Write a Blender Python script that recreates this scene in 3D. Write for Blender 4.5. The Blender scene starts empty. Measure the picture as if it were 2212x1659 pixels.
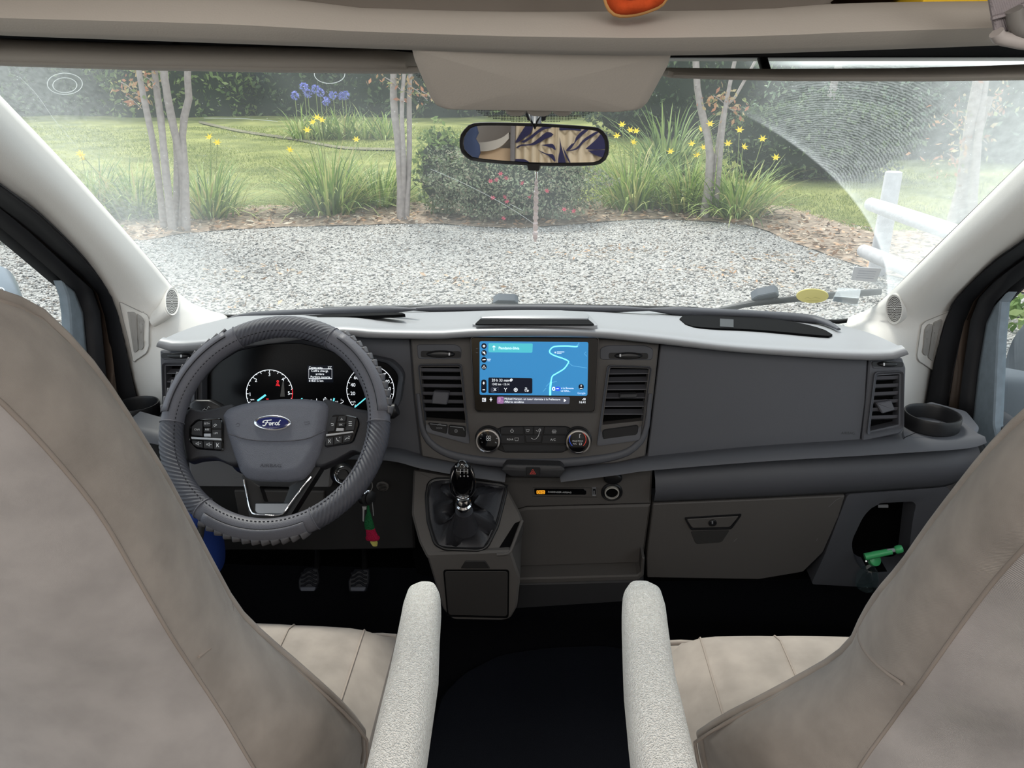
import bpy, bmesh, math, random
import numpy as np
from mathutils import Vector as V, Matrix
from mathutils.geometry import tessellate_polygon
from mathutils.bvhtree import BVHTree

random.seed(7); rng = np.random.default_rng(7)
SC = bpy.context.scene
COL = SC.collection
R = math.radians

# ------------------------------------------------------------------ camera, sky, sun, area lights, exposure
F_PX, CX, CY = 1662.0, 1106.0, 829.5
YAW, PITCH = R(2.0), R(21.05)
CAM = V((0, 0, 1.30))
cam = bpy.data.cameras.new('camera'); cam_o = bpy.data.objects.new('camera', cam); COL.objects.link(cam_o)
cam.sensor_fit = 'HORIZONTAL'; cam.sensor_width = 36.0; cam.lens = 36.0 * F_PX / 2212.0
cam.clip_start = 0.02; cam.clip_end = 300
cam_o.location = CAM; cam_o.rotation_euler = (math.pi / 2 - PITCH, 0, YAW)
SC.camera = cam_o

world = bpy.data.worlds.new('world'); SC.world = world; world.use_nodes = True
wn = world.node_tree; wn.nodes.clear()
wo = wn.nodes.new('ShaderNodeOutputWorld'); wb = wn.nodes.new('ShaderNodeBackground')
wb.inputs[0].default_value = (0.84, 0.92, 1.0, 1); wb.inputs[1].default_value = 1.6
wn.links.new(wb.outputs[0], wo.inputs[0])
sl = bpy.data.lights.new('sun', 'SUN'); sl.energy = 4.2; sl.angle = R(14); sl.color = (1, 0.96, 0.88)
so = bpy.data.objects.new('sun', sl); COL.objects.link(so); so.location = (-3, 8, 12)
so.rotation_euler = V((0.22, -0.50, -0.84)).to_track_quat('-Z', 'Y').to_euler()

def area(name, loc, direction, sx, sy, power, col=(1, 0.97, 0.93)):
    l = bpy.data.lights.new(name, 'AREA'); l.shape = 'RECTANGLE'; l.size = sx; l.size_y = sy; l.energy = power; l.color = col
    o = bpy.data.objects.new(name, l); COL.objects.link(o); o.location = loc
    o.rotation_euler = V(direction).to_track_quat('-Z', 'Y').to_euler()
    return o
area('roof_fill_lamp', (0, -0.75, 2.08), (0, 0.45, -1), 1.3, 1.0, 34)           # fill lamp added above the living area to brighten the cab
area('side_fill_lamp', (-1.0, -0.35, 1.45), (1, 0.1, -0.25), 0.8, 0.5, 9)   # pair of side lamps added behind the seats as extra fill
area('side_fill_lamp', (1.0, -0.35, 1.45), (-1, 0.1, -0.25), 0.8, 0.5, 9)
vs = SC.view_settings; vs.view_transform = 'Standard'; vs.look = 'None'; vs.exposure = 0.0; vs.gamma = 1.0; vs.use_curve_mapping = False
SC.cycles.use_denoising = True
SC.cycles.max_bounces = 8; SC.cycles.diffuse_bounces = 4; SC.cycles.glossy_bounces = 4; SC.cycles.transparent_max_bounces = 16
SC.cycles.sample_clamp_indirect = 6.0

# ------------------------------------------------------------------ geometry of the picture: pixel -> ray -> real surface
RT = V((math.cos(YAW), math.sin(YAW), 0))
FW = V((-math.sin(YAW) * math.cos(PITCH), math.cos(YAW) * math.cos(PITCH), -math.sin(PITCH)))
UP = V((-math.sin(YAW) * math.sin(PITCH), math.cos(YAW) * math.sin(PITCH), math.cos(PITCH)))
def ray(px, py): return FW + RT * ((px - CX) / F_PX) + UP * ((CY - py) / F_PX)
def hit(px, py, o, n):
    d = ray(px, py); return CAM + d * ((V(o) - CAM).dot(V(n)) / d.dot(V(n)))
def aty(px, py, y): return hit(px, py, (0, y, 0), (0, 1, 0))
def atz(px, py, z): return hit(px, py, (0, 0, z), (0, 0, 1))
def atx(px, py, x): return hit(px, py, (x, 0, 0), (1, 0, 0))

class PL:                                    # a real plane in the van; n looks back at the cabin
    def __init__(s, o, n, u=(1, 0, 0)):
        s.o = V(o); s.n = V(n).normalized(); u = V(u); s.u = (u - s.n * u.dot(s.n)).normalized(); s.v = s.n.cross(s.u)
    def h(s, px, py, w=0.0): return hit(px, py, s.o + s.n * w, s.n)
    def uv(s, p): d = p - s.o; return d.dot(s.u), d.dot(s.v)
    def pt(s, u, v, w=0.0): return s.o + s.u * u + s.v * v + s.n * w
    def mpp(s, px, py, w=0.0): return (s.h(px + 1, py, w) - s.h(px - 1, py, w)).length / 2

# ------------------------------------------------------------------ object helpers
def fin(o, par):
    COL.objects.link(o)
    if par is not None:
        o.parent = par
        if par.type == 'EMPTY': o.matrix_parent_inverse = Matrix.Translation(-par.location)
    return o
def mk(name, bm, m, par=None, smooth=35):
    bmesh.ops.recalc_face_normals(bm, faces=bm.faces)
    me = bpy.data.meshes.new(name); bm.to_mesh(me); bm.free()
    if smooth:
        me.shade_smooth()
        if smooth < 180: me.set_sharp_from_angle(angle=R(smooth))
    me.materials.append(m)
    return fin(bpy.data.objects.new(name, me), par)
def mkraw(name, verts, faces, m, par=None, smooth=False):
    me = bpy.data.meshes.new(name)
    verts = np.asarray(verts, dtype=np.float32); faces = np.asarray(faces, dtype=np.int32)
    k = faces.shape[1]
    me.vertices.add(len(verts)); me.vertices.foreach_set('co', verts.ravel())
    me.loops.add(faces.size); me.loops.foreach_set('vertex_index', faces.ravel())
    me.polygons.add(len(faces)); me.polygons.foreach_set('loop_start', np.arange(0, faces.size, k, dtype=np.int32))
    me.polygons.foreach_set('loop_total', np.full(len(faces), k, dtype=np.int32))
    me.update(calc_edges=True)
    if smooth: me.shade_smooth()
    me.materials.append(m)
    return fin(bpy.data.objects.new(name, me), par)
def tag(o, label, cat=None, group=None, kind=None):
    if label: o['label'] = label
    if cat: o['category'] = cat
    if group: o['group'] = group
    if kind: o['kind'] = kind
    return o
def T(name, label, cat, loc=(0, 0, 0), group=None):
    o = bpy.data.objects.new(name, None); o.empty_display_size = 0.05; COL.objects.link(o); o.location = loc
    return tag(o, label, cat, group)
def S(o, label=None):
    o['kind'] = 'structure'
    if label: o['label'] = label
    return o
def copy_tree(o, off, par=None):
    c = o.copy(); COL.objects.link(c); c.parent = par
    if par is None: c.location = V(o.location) + V(off)
    for ch in o.children: copy_tree(ch, off, c)
    return c

def rp(pts, r=4, k=4):                       # round the corners of an outline
    n = len(pts); out = []
    rr = r if isinstance(r, (list, tuple)) else [r] * n
    for i in range(n):
        p, a, b = np.array(pts[i], float), np.array(pts[i - 1], float), np.array(pts[(i + 1) % n], float)
        la, lb = np.linalg.norm(a - p), np.linalg.norm(b - p)
        q = min(rr[i], la * .48, lb * .48)
        s, e = p + (a - p) / max(la, 1e-9) * q, p + (b - p) / max(lb, 1e-9) * q
        for j in range(k + 1):
            t = j / k; out.append(tuple((1 - t) ** 2 * s + 2 * t * (1 - t) * p + t * t * e))
    return out
def el(cx, cy, rx, ry=None, n=28, rot=0, a0=0, a1=360):
    ry = rx if ry is None else ry; c, s = math.cos(R(rot)), math.sin(R(rot)); out = []
    full = (a1 - a0) >= 359.9
    for i in range(n):
        a = R(a0 + (a1 - a0) * i / (n if full else n - 1)); x, y = rx * math.cos(a), ry * math.sin(a)
        out.append((cx + x * c - y * s, cy + x * s + y * c))
    return out
def rect(x0, y0, x1, y1): return [(x0, y0), (x1, y0), (x1, y1), (x0, y1)]
def cr(pts, n):                              # smooth curve through points (any dimension), n samples evenly spaced
    P = np.array([tuple(p) for p in pts], float)
    if len(P) == 2: return [tuple(P[0] + (P[1] - P[0]) * i / (n - 1)) for i in range(n)]
    Q = np.vstack([2 * P[0] - P[1], P, 2 * P[-1] - P[-2]]); dense = []
    for i in range(1, len(Q) - 2):
        for j in range(12):
            t = j / 12; a, b, c, d = Q[i - 1], Q[i], Q[i + 1], Q[i + 2]
            dense.append(.5 * (2 * b + (c - a) * t + (2 * a - 5 * b + 4 * c - d) * t * t + (3 * b - a - 3 * c + d) * t ** 3))
    dense.append(P[-1]); D = np.array(dense); L = np.r_[0, np.cumsum(np.linalg.norm(np.diff(D, axis=0), axis=1))]
    tt = np.linspace(0, L[-1], n)
    return [tuple(np.interp(t, L, D[:, k]) for k in range(D.shape[1])) for t in tt]
def inset2(poly, d):
    n = len(poly); A = sum(poly[i][0] * poly[(i + 1) % n][1] - poly[(i + 1) % n][0] * poly[i][1] for i in range(n))
    s = 1 if A > 0 else -1; out = []
    for i in range(n):
        p, a, b = np.array(poly[i]), np.array(poly[i - 1]), np.array(poly[(i + 1) % n])
        e1, e2 = p - a, b - p; e1 = e1 / max(np.linalg.norm(e1), 1e-9); e2 = e2 / max(np.linalg.norm(e2), 1e-9)
        n1, n2 = np.array((-e1[1], e1[0])) * s, np.array((-e2[1], e2[0])) * s
        m = n1 + n2; l = np.linalg.norm(m); m = n1 if l < 1e-6 else m / l
        k = min(1 / max(m.dot(n1), .35), 2.2); out.append(tuple(p + m * d * k))
    return out
def slab3(bm, ring, pl, t, bev, holes=()):   # ring: 3D front outline; goes t behind it; holes: 3D outlines cut right through
    q = [pl.uv(p) for p in ring]; w = (ring[0] - pl.o).dot(pl.n)
    r0 = [bm.verts.new(p - pl.n * t) for p in ring]
    r1 = [bm.verts.new(p - pl.n * min(bev, t * .8)) for p in ring]
    r2 = [bm.verts.new(pl.pt(u, v, w)) for u, v in inset2(q, bev)]
    n = len(ring)
    for a, b in ((r0, r1), (r1, r2)):
        for i in range(n): bm.faces.new((a[i], a[(i + 1) % n], b[(i + 1) % n], b[i]))
    if not holes: bm.faces.new(r2); bm.faces.new(r0[::-1]); return
    loops = [r2]
    for h in holes:
        a = [bm.verts.new(p) for p in h]; b = [bm.verts.new(p - pl.n * t) for p in h]; loops.append(a); m = len(h)
        for i in range(m): bm.faces.new((a[i], a[(i + 1) % m], b[(i + 1) % m], b[i]))
    flat = [v for l in loops for v in l]
    for tri in tessellate_polygon([[v.co for v in l] for l in loops]): bm.faces.new([flat[i] for i in tri])
def slab(name, pts, pl, w, t, m, par=None, r=0, bev=.0012, k=4, sm=35, holes=()):
    bm = bmesh.new()
    polys = pts if isinstance(pts[0], list) else [pts]
    for p in polys:
        if r and not isinstance(r, (list, tuple)): bev = min(bev, .7 * r * pl.mpp(p[0][0], p[0][1], w))
        p = rp(p, r, k) if r else p
        slab3(bm, [pl.h(x, y, w) for x, y in p], pl, t, bev, [[pl.h(x, y, w) for x, y in h] for h in holes])
    return mk(name, bm, m, par, sm)
def frame(name, outer, inner, pl, w, t, m, par=None, ro=4, ri=4, w2=None, k=4):   # a rim with an opening; inner edge may lie deeper
    a = rp(outer, ro, k) if ro else outer; b = rp(inner, ri, k) if ri else inner
    w2 = w if w2 is None else w2
    A = [pl.h(x, y, w) for x, y in a]; B = [pl.h(x, y, w2) for x, y in b]; bm = bmesh.new(); n = len(A)
    e = .0012; M_ = [x.lerp(y, .12) + pl.n * e for x, y in zip(A, B)]; N_ = [x.lerp(y, .85) + pl.n * e * .7 for x, y in zip(A, B)]
    rows = [[x - pl.n * t for x in A], A, M_, N_, B, [x - pl.n * t for x in B]]
    vr = [[bm.verts.new(p) for p in r_] for r_ in rows]
    for ra, rb in zip(vr, vr[1:] + vr[:1]):
        for i in range(n): bm.faces.new((ra[i], ra[(i + 1) % n], rb[(i + 1) % n], rb[i]))
    return mk(name, bm, m, par, 40)
def dome(name, pts, pl, w, t, rise, m, par=None, r=0, steps=4, inset=.02, power=2.0):   # padded slab with a domed front
    p = rp(pts, r) if r else pts
    base = [pl.uv(pl.h(x, y, w)) for x, y in p]; bm = bmesh.new(); n = len(base)
    gu, gv = sum(b[0] for b in base) / n, sum(b[1] for b in base) / n; rm = sum(math.hypot(b[0] - gu, b[1] - gv) for b in base) / n
    rows = [[pl.pt(u, v, w - t) for u, v in base], [pl.pt(u, v, w) for u, v in base]]
    for s in range(1, steps + 1):
        f = s / steps; k = min(.6, inset / max(1e-6, rm)) * f; q = [(u + (gu - u) * k, v + (gv - v) * k) for u, v in base] if inset > .003 else inset2(base, inset * f); rows.append([pl.pt(u, v, w + rise * (1 - (1 - f) ** power)) for u, v in q])
    vr = [[bm.verts.new(x) for x in r_] for r_ in rows]
    for a, b in zip(vr, vr[1:]):
        for i in range(n): bm.faces.new((a[i], a[(i + 1) % n], b[(i + 1) % n], b[i]))
    c = bm.verts.new(pl.pt(gu, gv, w + rise)); bm.faces.new(vr[0][::-1])
    for i in range(n): bm.faces.new((vr[-1][i], vr[-1][(i + 1) % n], c))
    return mk(name, bm, m, par, 50)
def tube_bm(bm, pts, rad, seg=8, closed=False, flat=None, cap=True):
    P = [V(p) for p in pts]; n = len(P); rr = rad if isinstance(rad, (list, tuple)) else [rad] * n
    tang = []
    for i in range(n):
        a = P[i - 1] if (i or closed) else P[0]; b = P[(i + 1) % n] if (i < n - 1 or closed) else P[-1]
        t = (b - a); tang.append(t.normalized() if t.length > 1e-9 else V((0, 0, 1)))
    up = V((0, 0, 1)) if abs(tang[0].z) < .9 else V((1, 0, 0))
    if flat is not None: up = V(flat[0])
    rings = []; nx = None
    for i in range(n):
        t = tang[i]
        if nx is None or flat is not None: nx = (up - t * up.dot(t)).normalized()
        else: nx = (nx - t * nx.dot(t)).normalized()
        by = t.cross(nx); k = flat[1] if flat is not None else 1.0
        rings.append([bm.verts.new(P[i] + nx * (math.cos(2 * math.pi * j / seg) * rr[i] * k) + by * (math.sin(2 * math.pi * j / seg) * rr[i])) for j in range(seg)])
    for a, b in zip(rings, rings[1:] + (rings[:1] if closed else [])):
        for j in range(seg): bm.faces.new((a[j], a[(j + 1) % seg], b[(j + 1) % seg], b[j]))
    if not closed and cap: bm.faces.new(rings[0][::-1]); bm.faces.new(rings[-1])
def tube(name, pts, rad, m, par=None, seg=8, closed=False, flat=None):
    bm = bmesh.new(); tube_bm(bm, pts, rad, seg, closed, flat); return mk(name, bm, m, par, 60)
def strokes(name, lines, width, pl, w, m, par=None):       # flat print strokes lying on a plane (width in px)
    bm = bmesh.new()
    for ln in lines:
        wd = width
        P = [pl.h(x, y, w) for x, y in ln]; s = pl.mpp(ln[0][0], ln[0][1], w) * wd / 2
        if len(P) > 2 and (P[0] - P[-1]).length < 1e-6: tube_bm(bm, P[:-1], s, 4, True, (pl.n, .15))
        else: tube_bm(bm, P, s, 4, False, (pl.n, .15))
    return mk(name, bm, m, par, 0)
def loft_bm(bm, rows, cu=False, cv=False, cap=False):
    vr = [[bm.verts.new(V(p)) for p in r_] for r_ in rows]
    pairs = list(zip(vr, vr[1:])) + ([(vr[-1], vr[0])] if cv else [])
    for a, b in pairs:
        n = len(a)
        for i in range(n if cu else n - 1):
            f = (a[i], a[(i + 1) % n], b[(i + 1) % n], b[i])
            if len(set(f)) == 4: bm.faces.new(f)
    if cap: bm.faces.new(vr[0][::-1]); bm.faces.new(vr[-1])
def loft(name, rows, m, par=None, cu=False, cv=False, cap=False, thick=0, sm=50, off=-1):
    bm = bmesh.new(); loft_bm(bm, rows, cu, cv, cap); o = mk(name, bm, m, par, sm)
    if thick:
        md = o.modifiers.new('thickness', 'SOLIDIFY'); md.thickness = thick; md.offset = off
    return o
def box(name, c, s, m, par=None, rot=(0, 0, 0), bev=.004, seg=2):
    bm = bmesh.new(); bmesh.ops.create_cube(bm, size=1)
    bmesh.ops.scale(bm, vec=V(s), verts=bm.verts)
    if bev: bmesh.ops.bevel(bm, geom=list(bm.edges), offset=bev, segments=seg, profile=.5, affect='EDGES')
    from mathutils import Euler
    bmesh.ops.transform(bm, matrix=Matrix.Translation(V(c)) @ Euler(rot).to_matrix().to_4x4(), verts=bm.verts)
    return mk(name, bm, m, par, 40)
def lathe(name, c, axis, prof, m, par=None, seg=28, sx=1.0, xdir=None, sm=40):   # prof: (radius, height along axis)
    bm = bmesh.new(); ax = V(axis).normalized(); a = V(xdir) if xdir is not None else (V((1, 0, 0)) if abs(ax.x) < .9 else V((0, 1, 0)))
    a = (a - ax * a.dot(ax)).normalized(); b = ax.cross(a); rows = []
    for r_, h_ in prof:
        rows.append([V(c) + ax * h_ + a * (math.cos(2 * math.pi * i / seg) * r_ * sx) + b * (math.sin(2 * math.pi * i / seg) * r_) for i in range(seg)])
    loft_bm(bm, rows, cu=True, cap=True); return mk(name, bm, m, par, sm)
def superloft(name, rows, m, par=None, seg=28, e=2.6, sm=60):  # rows: (centre, half-vector a, half-vector b)
    rr = []
    for c, a, b in rows:
        r_ = []
        for i in range(seg):
            t = 2 * math.pi * i / seg; ct, st = math.cos(t), math.sin(t)
            r_.append(V(c) + V(a) * math.copysign(abs(ct) ** (2 / e), ct) + V(b) * math.copysign(abs(st) ** (2 / e), st))
        rr.append(r_)
    return loft(name, rr, m, par, cu=True, cap=True, sm=sm)
TEXTS = []
def text(s, px, py, hpx, pl, w, m, par, al='CENTER', wpx=None, name='lettering', rot=0):
    cu = bpy.data.curves.new(name, 'FONT'); cu.body = s; cu.align_x = al; cu.align_y = 'CENTER'
    k = pl.mpp(px, py, w); cu.size = hpx * k / .70; cu.resolution_u = 3; cu.extrude = .00008
    cu.materials.append(m); o = bpy.data.objects.new(name, cu)
    p = pl.h(px, py, w); c, s_ = math.cos(R(rot)), math.sin(R(rot)); u, v = pl.u * c + pl.v * s_, pl.v * c - pl.u * s_
    o.matrix_world = Matrix(((u.x, v.x, pl.n.x, p.x), (u.y, v.y, pl.n.y, p.y), (u.z, v.z, pl.n.z, p.z), (0, 0, 0, 1)))
    fin(o, par)
    if wpx: TEXTS.append((o, wpx * k))
    return o

# ------------------------------------------------------------------ materials
def lin(c): return tuple((x / 255 / 12.92) if x / 255 < .04045 else ((x / 255 + .055) / 1.055) ** 2.4 for x in c)
MATS = {}
def M(name, col, rough=.5, spec=.5, metal=0.0, bump=None, var=None, emis=0.0, coat=0.0, sheen=0.0, island=None, trans=0.0):
    if name in MATS: return MATS[name]
    m = bpy.data.materials.new(name); MATS[name] = m; m.use_nodes = True; nt = m.node_tree; b = nt.nodes['Principled BSDF']
    L = lin(col) + (1,)
    b.inputs['Base Color'].default_value = L; b.inputs['Roughness'].default_value = rough
    b.inputs['Specular IOR Level'].default_value = spec; b.inputs['Metallic'].default_value = metal
    if coat: b.inputs['Coat Weight'].default_value = coat; b.inputs['Coat Roughness'].default_value = .08
    if sheen: b.inputs['Sheen Weight'].default_value = sheen; b.inputs['Sheen Roughness'].default_value = .6
    if emis: b.inputs['Emission Color'].default_value = L; b.inputs['Emission Strength'].default_value = emis
    tc = nt.nodes.new('ShaderNodeTexCoord')
    if var:
        n = nt.nodes.new('ShaderNodeTexNoise'); n.inputs['Scale'].default_value = var[0]; n.inputs['Detail'].default_value = 4
        nt.links.new(tc.outputs['Object'], n.inputs['Vector'])
        cr_ = nt.nodes.new('ShaderNodeValToRGB'); a = var[1]
        cr_.color_ramp.elements[0].position = .3; cr_.color_ramp.elements[1].position = .7
        c2 = var[2] if len(var) > 2 else None
        cr_.color_ramp.elements[0].color = tuple(x * (1 - a) for x in L[:3]) + (1,)
        cr_.color_ramp.elements[1].color = (lin(c2) + (1,)) if c2 else tuple(min(1, x * (1 + a)) for x in L[:3]) + (1,)
        nt.links.new(n.outputs['Fac'], cr_.inputs['Fac']); nt.links.new(cr_.outputs['Color'], b.inputs['Base Color'])
    if island:                                # each stone / leaf / blade takes its own colour
        g = nt.nodes.new('ShaderNodeNewGeometry'); cr_ = nt.nodes.new('ShaderNodeValToRGB'); el_ = cr_.color_ramp.elements
        while len(el_) < len(island): el_.new(.5)
        for i, c in enumerate(island): el_[i].position = i / (len(island) - 1); el_[i].color = lin(c) + (1,)
        nt.links.new(g.outputs['Random Per Island'], cr_.inputs['Fac']); nt.links.new(cr_.outputs['Color'], b.inputs['Base Color'])
    if bump:
        kind = bump[2] if len(bump) > 2 else 'noise'
        if kind == 'noise':
            n = nt.nodes.new('ShaderNodeTexNoise'); n.inputs['Scale'].default_value = bump[0]; n.inputs['Detail'].default_value = 3; out = n.outputs['Fac']
        elif kind == 'voronoi':
            n = nt.nodes.new('ShaderNodeTexVoronoi'); n.inputs['Scale'].default_value = bump[0]; out = n.outputs['Distance']
        else:
            n = nt.nodes.new('ShaderNodeTexWave'); n.inputs['Scale'].default_value = bump[0]; n.bands_direction = 'DIAGONAL'
            n.inputs['Distortion'].default_value = 1.5; n.inputs['Detail Scale'].default_value = 3; out = n.outputs['Fac']
        nt.links.new(tc.outputs['Object'], n.inputs['Vector'])
        bp = nt.nodes.new('ShaderNodeBump'); bp.inputs['Strength'].default_value = bump[1]; bp.inputs['Distance'].default_value = .002
        nt.links.new(out, bp.inputs['Height']); nt.links.new(bp.outputs['Normal'], b.inputs['Normal'])
    if trans:                                 # leaves let light through
        tr = nt.nodes.new('ShaderNodeBsdfTranslucent'); mx = nt.nodes.new('ShaderNodeMixShader'); mx.inputs[0].default_value = trans
        src = b.inputs['Base Color'].links[0].from_socket if b.inputs['Base Color'].links else None
        if src: nt.links.new(src, tr.inputs[0])
        else: tr.inputs[0].default_value = L
        nt.links.new(b.outputs[0], mx.inputs[1]); nt.links.new(tr.outputs[0], mx.inputs[2]); nt.links.new(mx.outputs[0], nt.nodes['Material Output'].inputs[0])
    return m
def glass(name, tint=(.93, .97, .96), refl=.06, haze=0.0):
    m = bpy.data.materials.new(name); MATS[name] = m; m.use_nodes = True; nt = m.node_tree; nt.nodes.clear()
    out = nt.nodes.new('ShaderNodeOutputMaterial'); t = nt.nodes.new('ShaderNodeBsdfTransparent'); g = nt.nodes.new('ShaderNodeBsdfGlossy')
    t.inputs[0].default_value = tint + (1,); g.inputs['Roughness'].default_value = .02
    mx = nt.nodes.new('ShaderNodeMixShader'); mx.inputs[0].default_value = refl
    nt.links.new(t.outputs[0], mx.inputs[1]); nt.links.new(g.outputs[0], mx.inputs[2]); last = mx
    if haze:
        d = nt.nodes.new('ShaderNodeBsdfTranslucent'); d.inputs[0].default_value = (.9, .92, .92, 1); m2 = nt.nodes.new('ShaderNodeMixShader'); m2.inputs[0].default_value = haze
        nt.links.new(mx.outputs[0], m2.inputs[1]); nt.links.new(d.outputs[0], m2.inputs[2]); last = m2
    nt.links.new(last.outputs[0], out.inputs[0]); return m

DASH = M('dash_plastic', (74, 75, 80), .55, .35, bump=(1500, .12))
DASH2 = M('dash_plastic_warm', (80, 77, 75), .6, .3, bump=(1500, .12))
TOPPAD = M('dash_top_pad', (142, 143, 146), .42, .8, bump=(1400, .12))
BLACKP = M('black_plastic', (24, 24, 26), .4, .4)
GLOSSB = M('gloss_black', (8, 8, 10), .08, .5, coat=.5)
DEEP = M('deep_black', (5, 5, 6), .9, .1)
SLAT = M('vent_slat', (78, 78, 83), .45, .4)
CHROME = M('chrome', (225, 225, 228), .12, .5, metal=1)
SATIN = M('satin_silver', (190, 192, 196), .35, .5, metal=.8)
TRIM = M('pillar_trim', (214, 211, 206), .75, .2, bump=(600, .12))
TRIMG = M('pillar_grey', (150, 147, 143), .8, .2)
HEAD = M('headliner_beige', (178, 171, 163), .85, .2, bump=(500, .08))
FABRIC = M('seat_fabric', (152, 143, 135), .95, .1, bump=(900, .35, 'wave'), var=(22, .15), sheen=.15)
FABRICB = M('seat_back_fabric', (164, 158, 155), .95, .1, bump=(900, .35, 'wave'), var=(18, .14), sheen=.15)
FABRICA = M('armrest_fabric', (248, 244, 236), .95, .1, bump=(620, 1.1, 'voronoi'), var=(500, .14), sheen=.1)  # whitish boucle, lightened further for the light falling on the armrests
SEAM = M('seam_thread', (146, 136, 128), .9, .1)
RUBBER = M('door_rubber', (26, 26, 29), .6, .3)
BRONZE = M('body_paint_bronze', (82, 70, 62), .3, .5, metal=.4)
CARPET = M('cab_carpet', (14, 14, 18), .95, .1, bump=(260, .6))
MAT_F = M('rubber_mat', (16, 18, 26), .6, .3, bump=(500, .5))
LEATHER = M('boot_leather', (46, 46, 50), .38, .5, bump=(1300, .25, 'voronoi'))
COVER = M('cover_smooth', (84, 84, 91), .5, .4, bump=(700, .25))
COVERW = M('cover_weave', (64, 65, 73), .42, .5, bump=(1600, .35, 'voronoi'))
WHEELP = M('wheel_leather', (44, 44, 48), .45, .4, bump=(1300, .25, 'voronoi'))
AIRBAG = M('airbag_skin', (96, 98, 107), .55, .35, bump=(1000, .5, 'voronoi'))
WHITE_E = M('display_white', (235, 240, 245), .5, .2, emis=.9)
PRINT = M('print_white', (205, 206, 208), .6, .2, emis=0)
PRINTD = M('print_grey', (128, 129, 132), .6, .2)
CYAN_E = M('display_cyan', (110, 225, 235), .5, .2, emis=.8)
RED_E = M('display_red', (220, 40, 50), .5, .2, emis=.8)
ORANGE_E = M('display_orange', (240, 160, 40), .5, .2, emis=.8)

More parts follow.
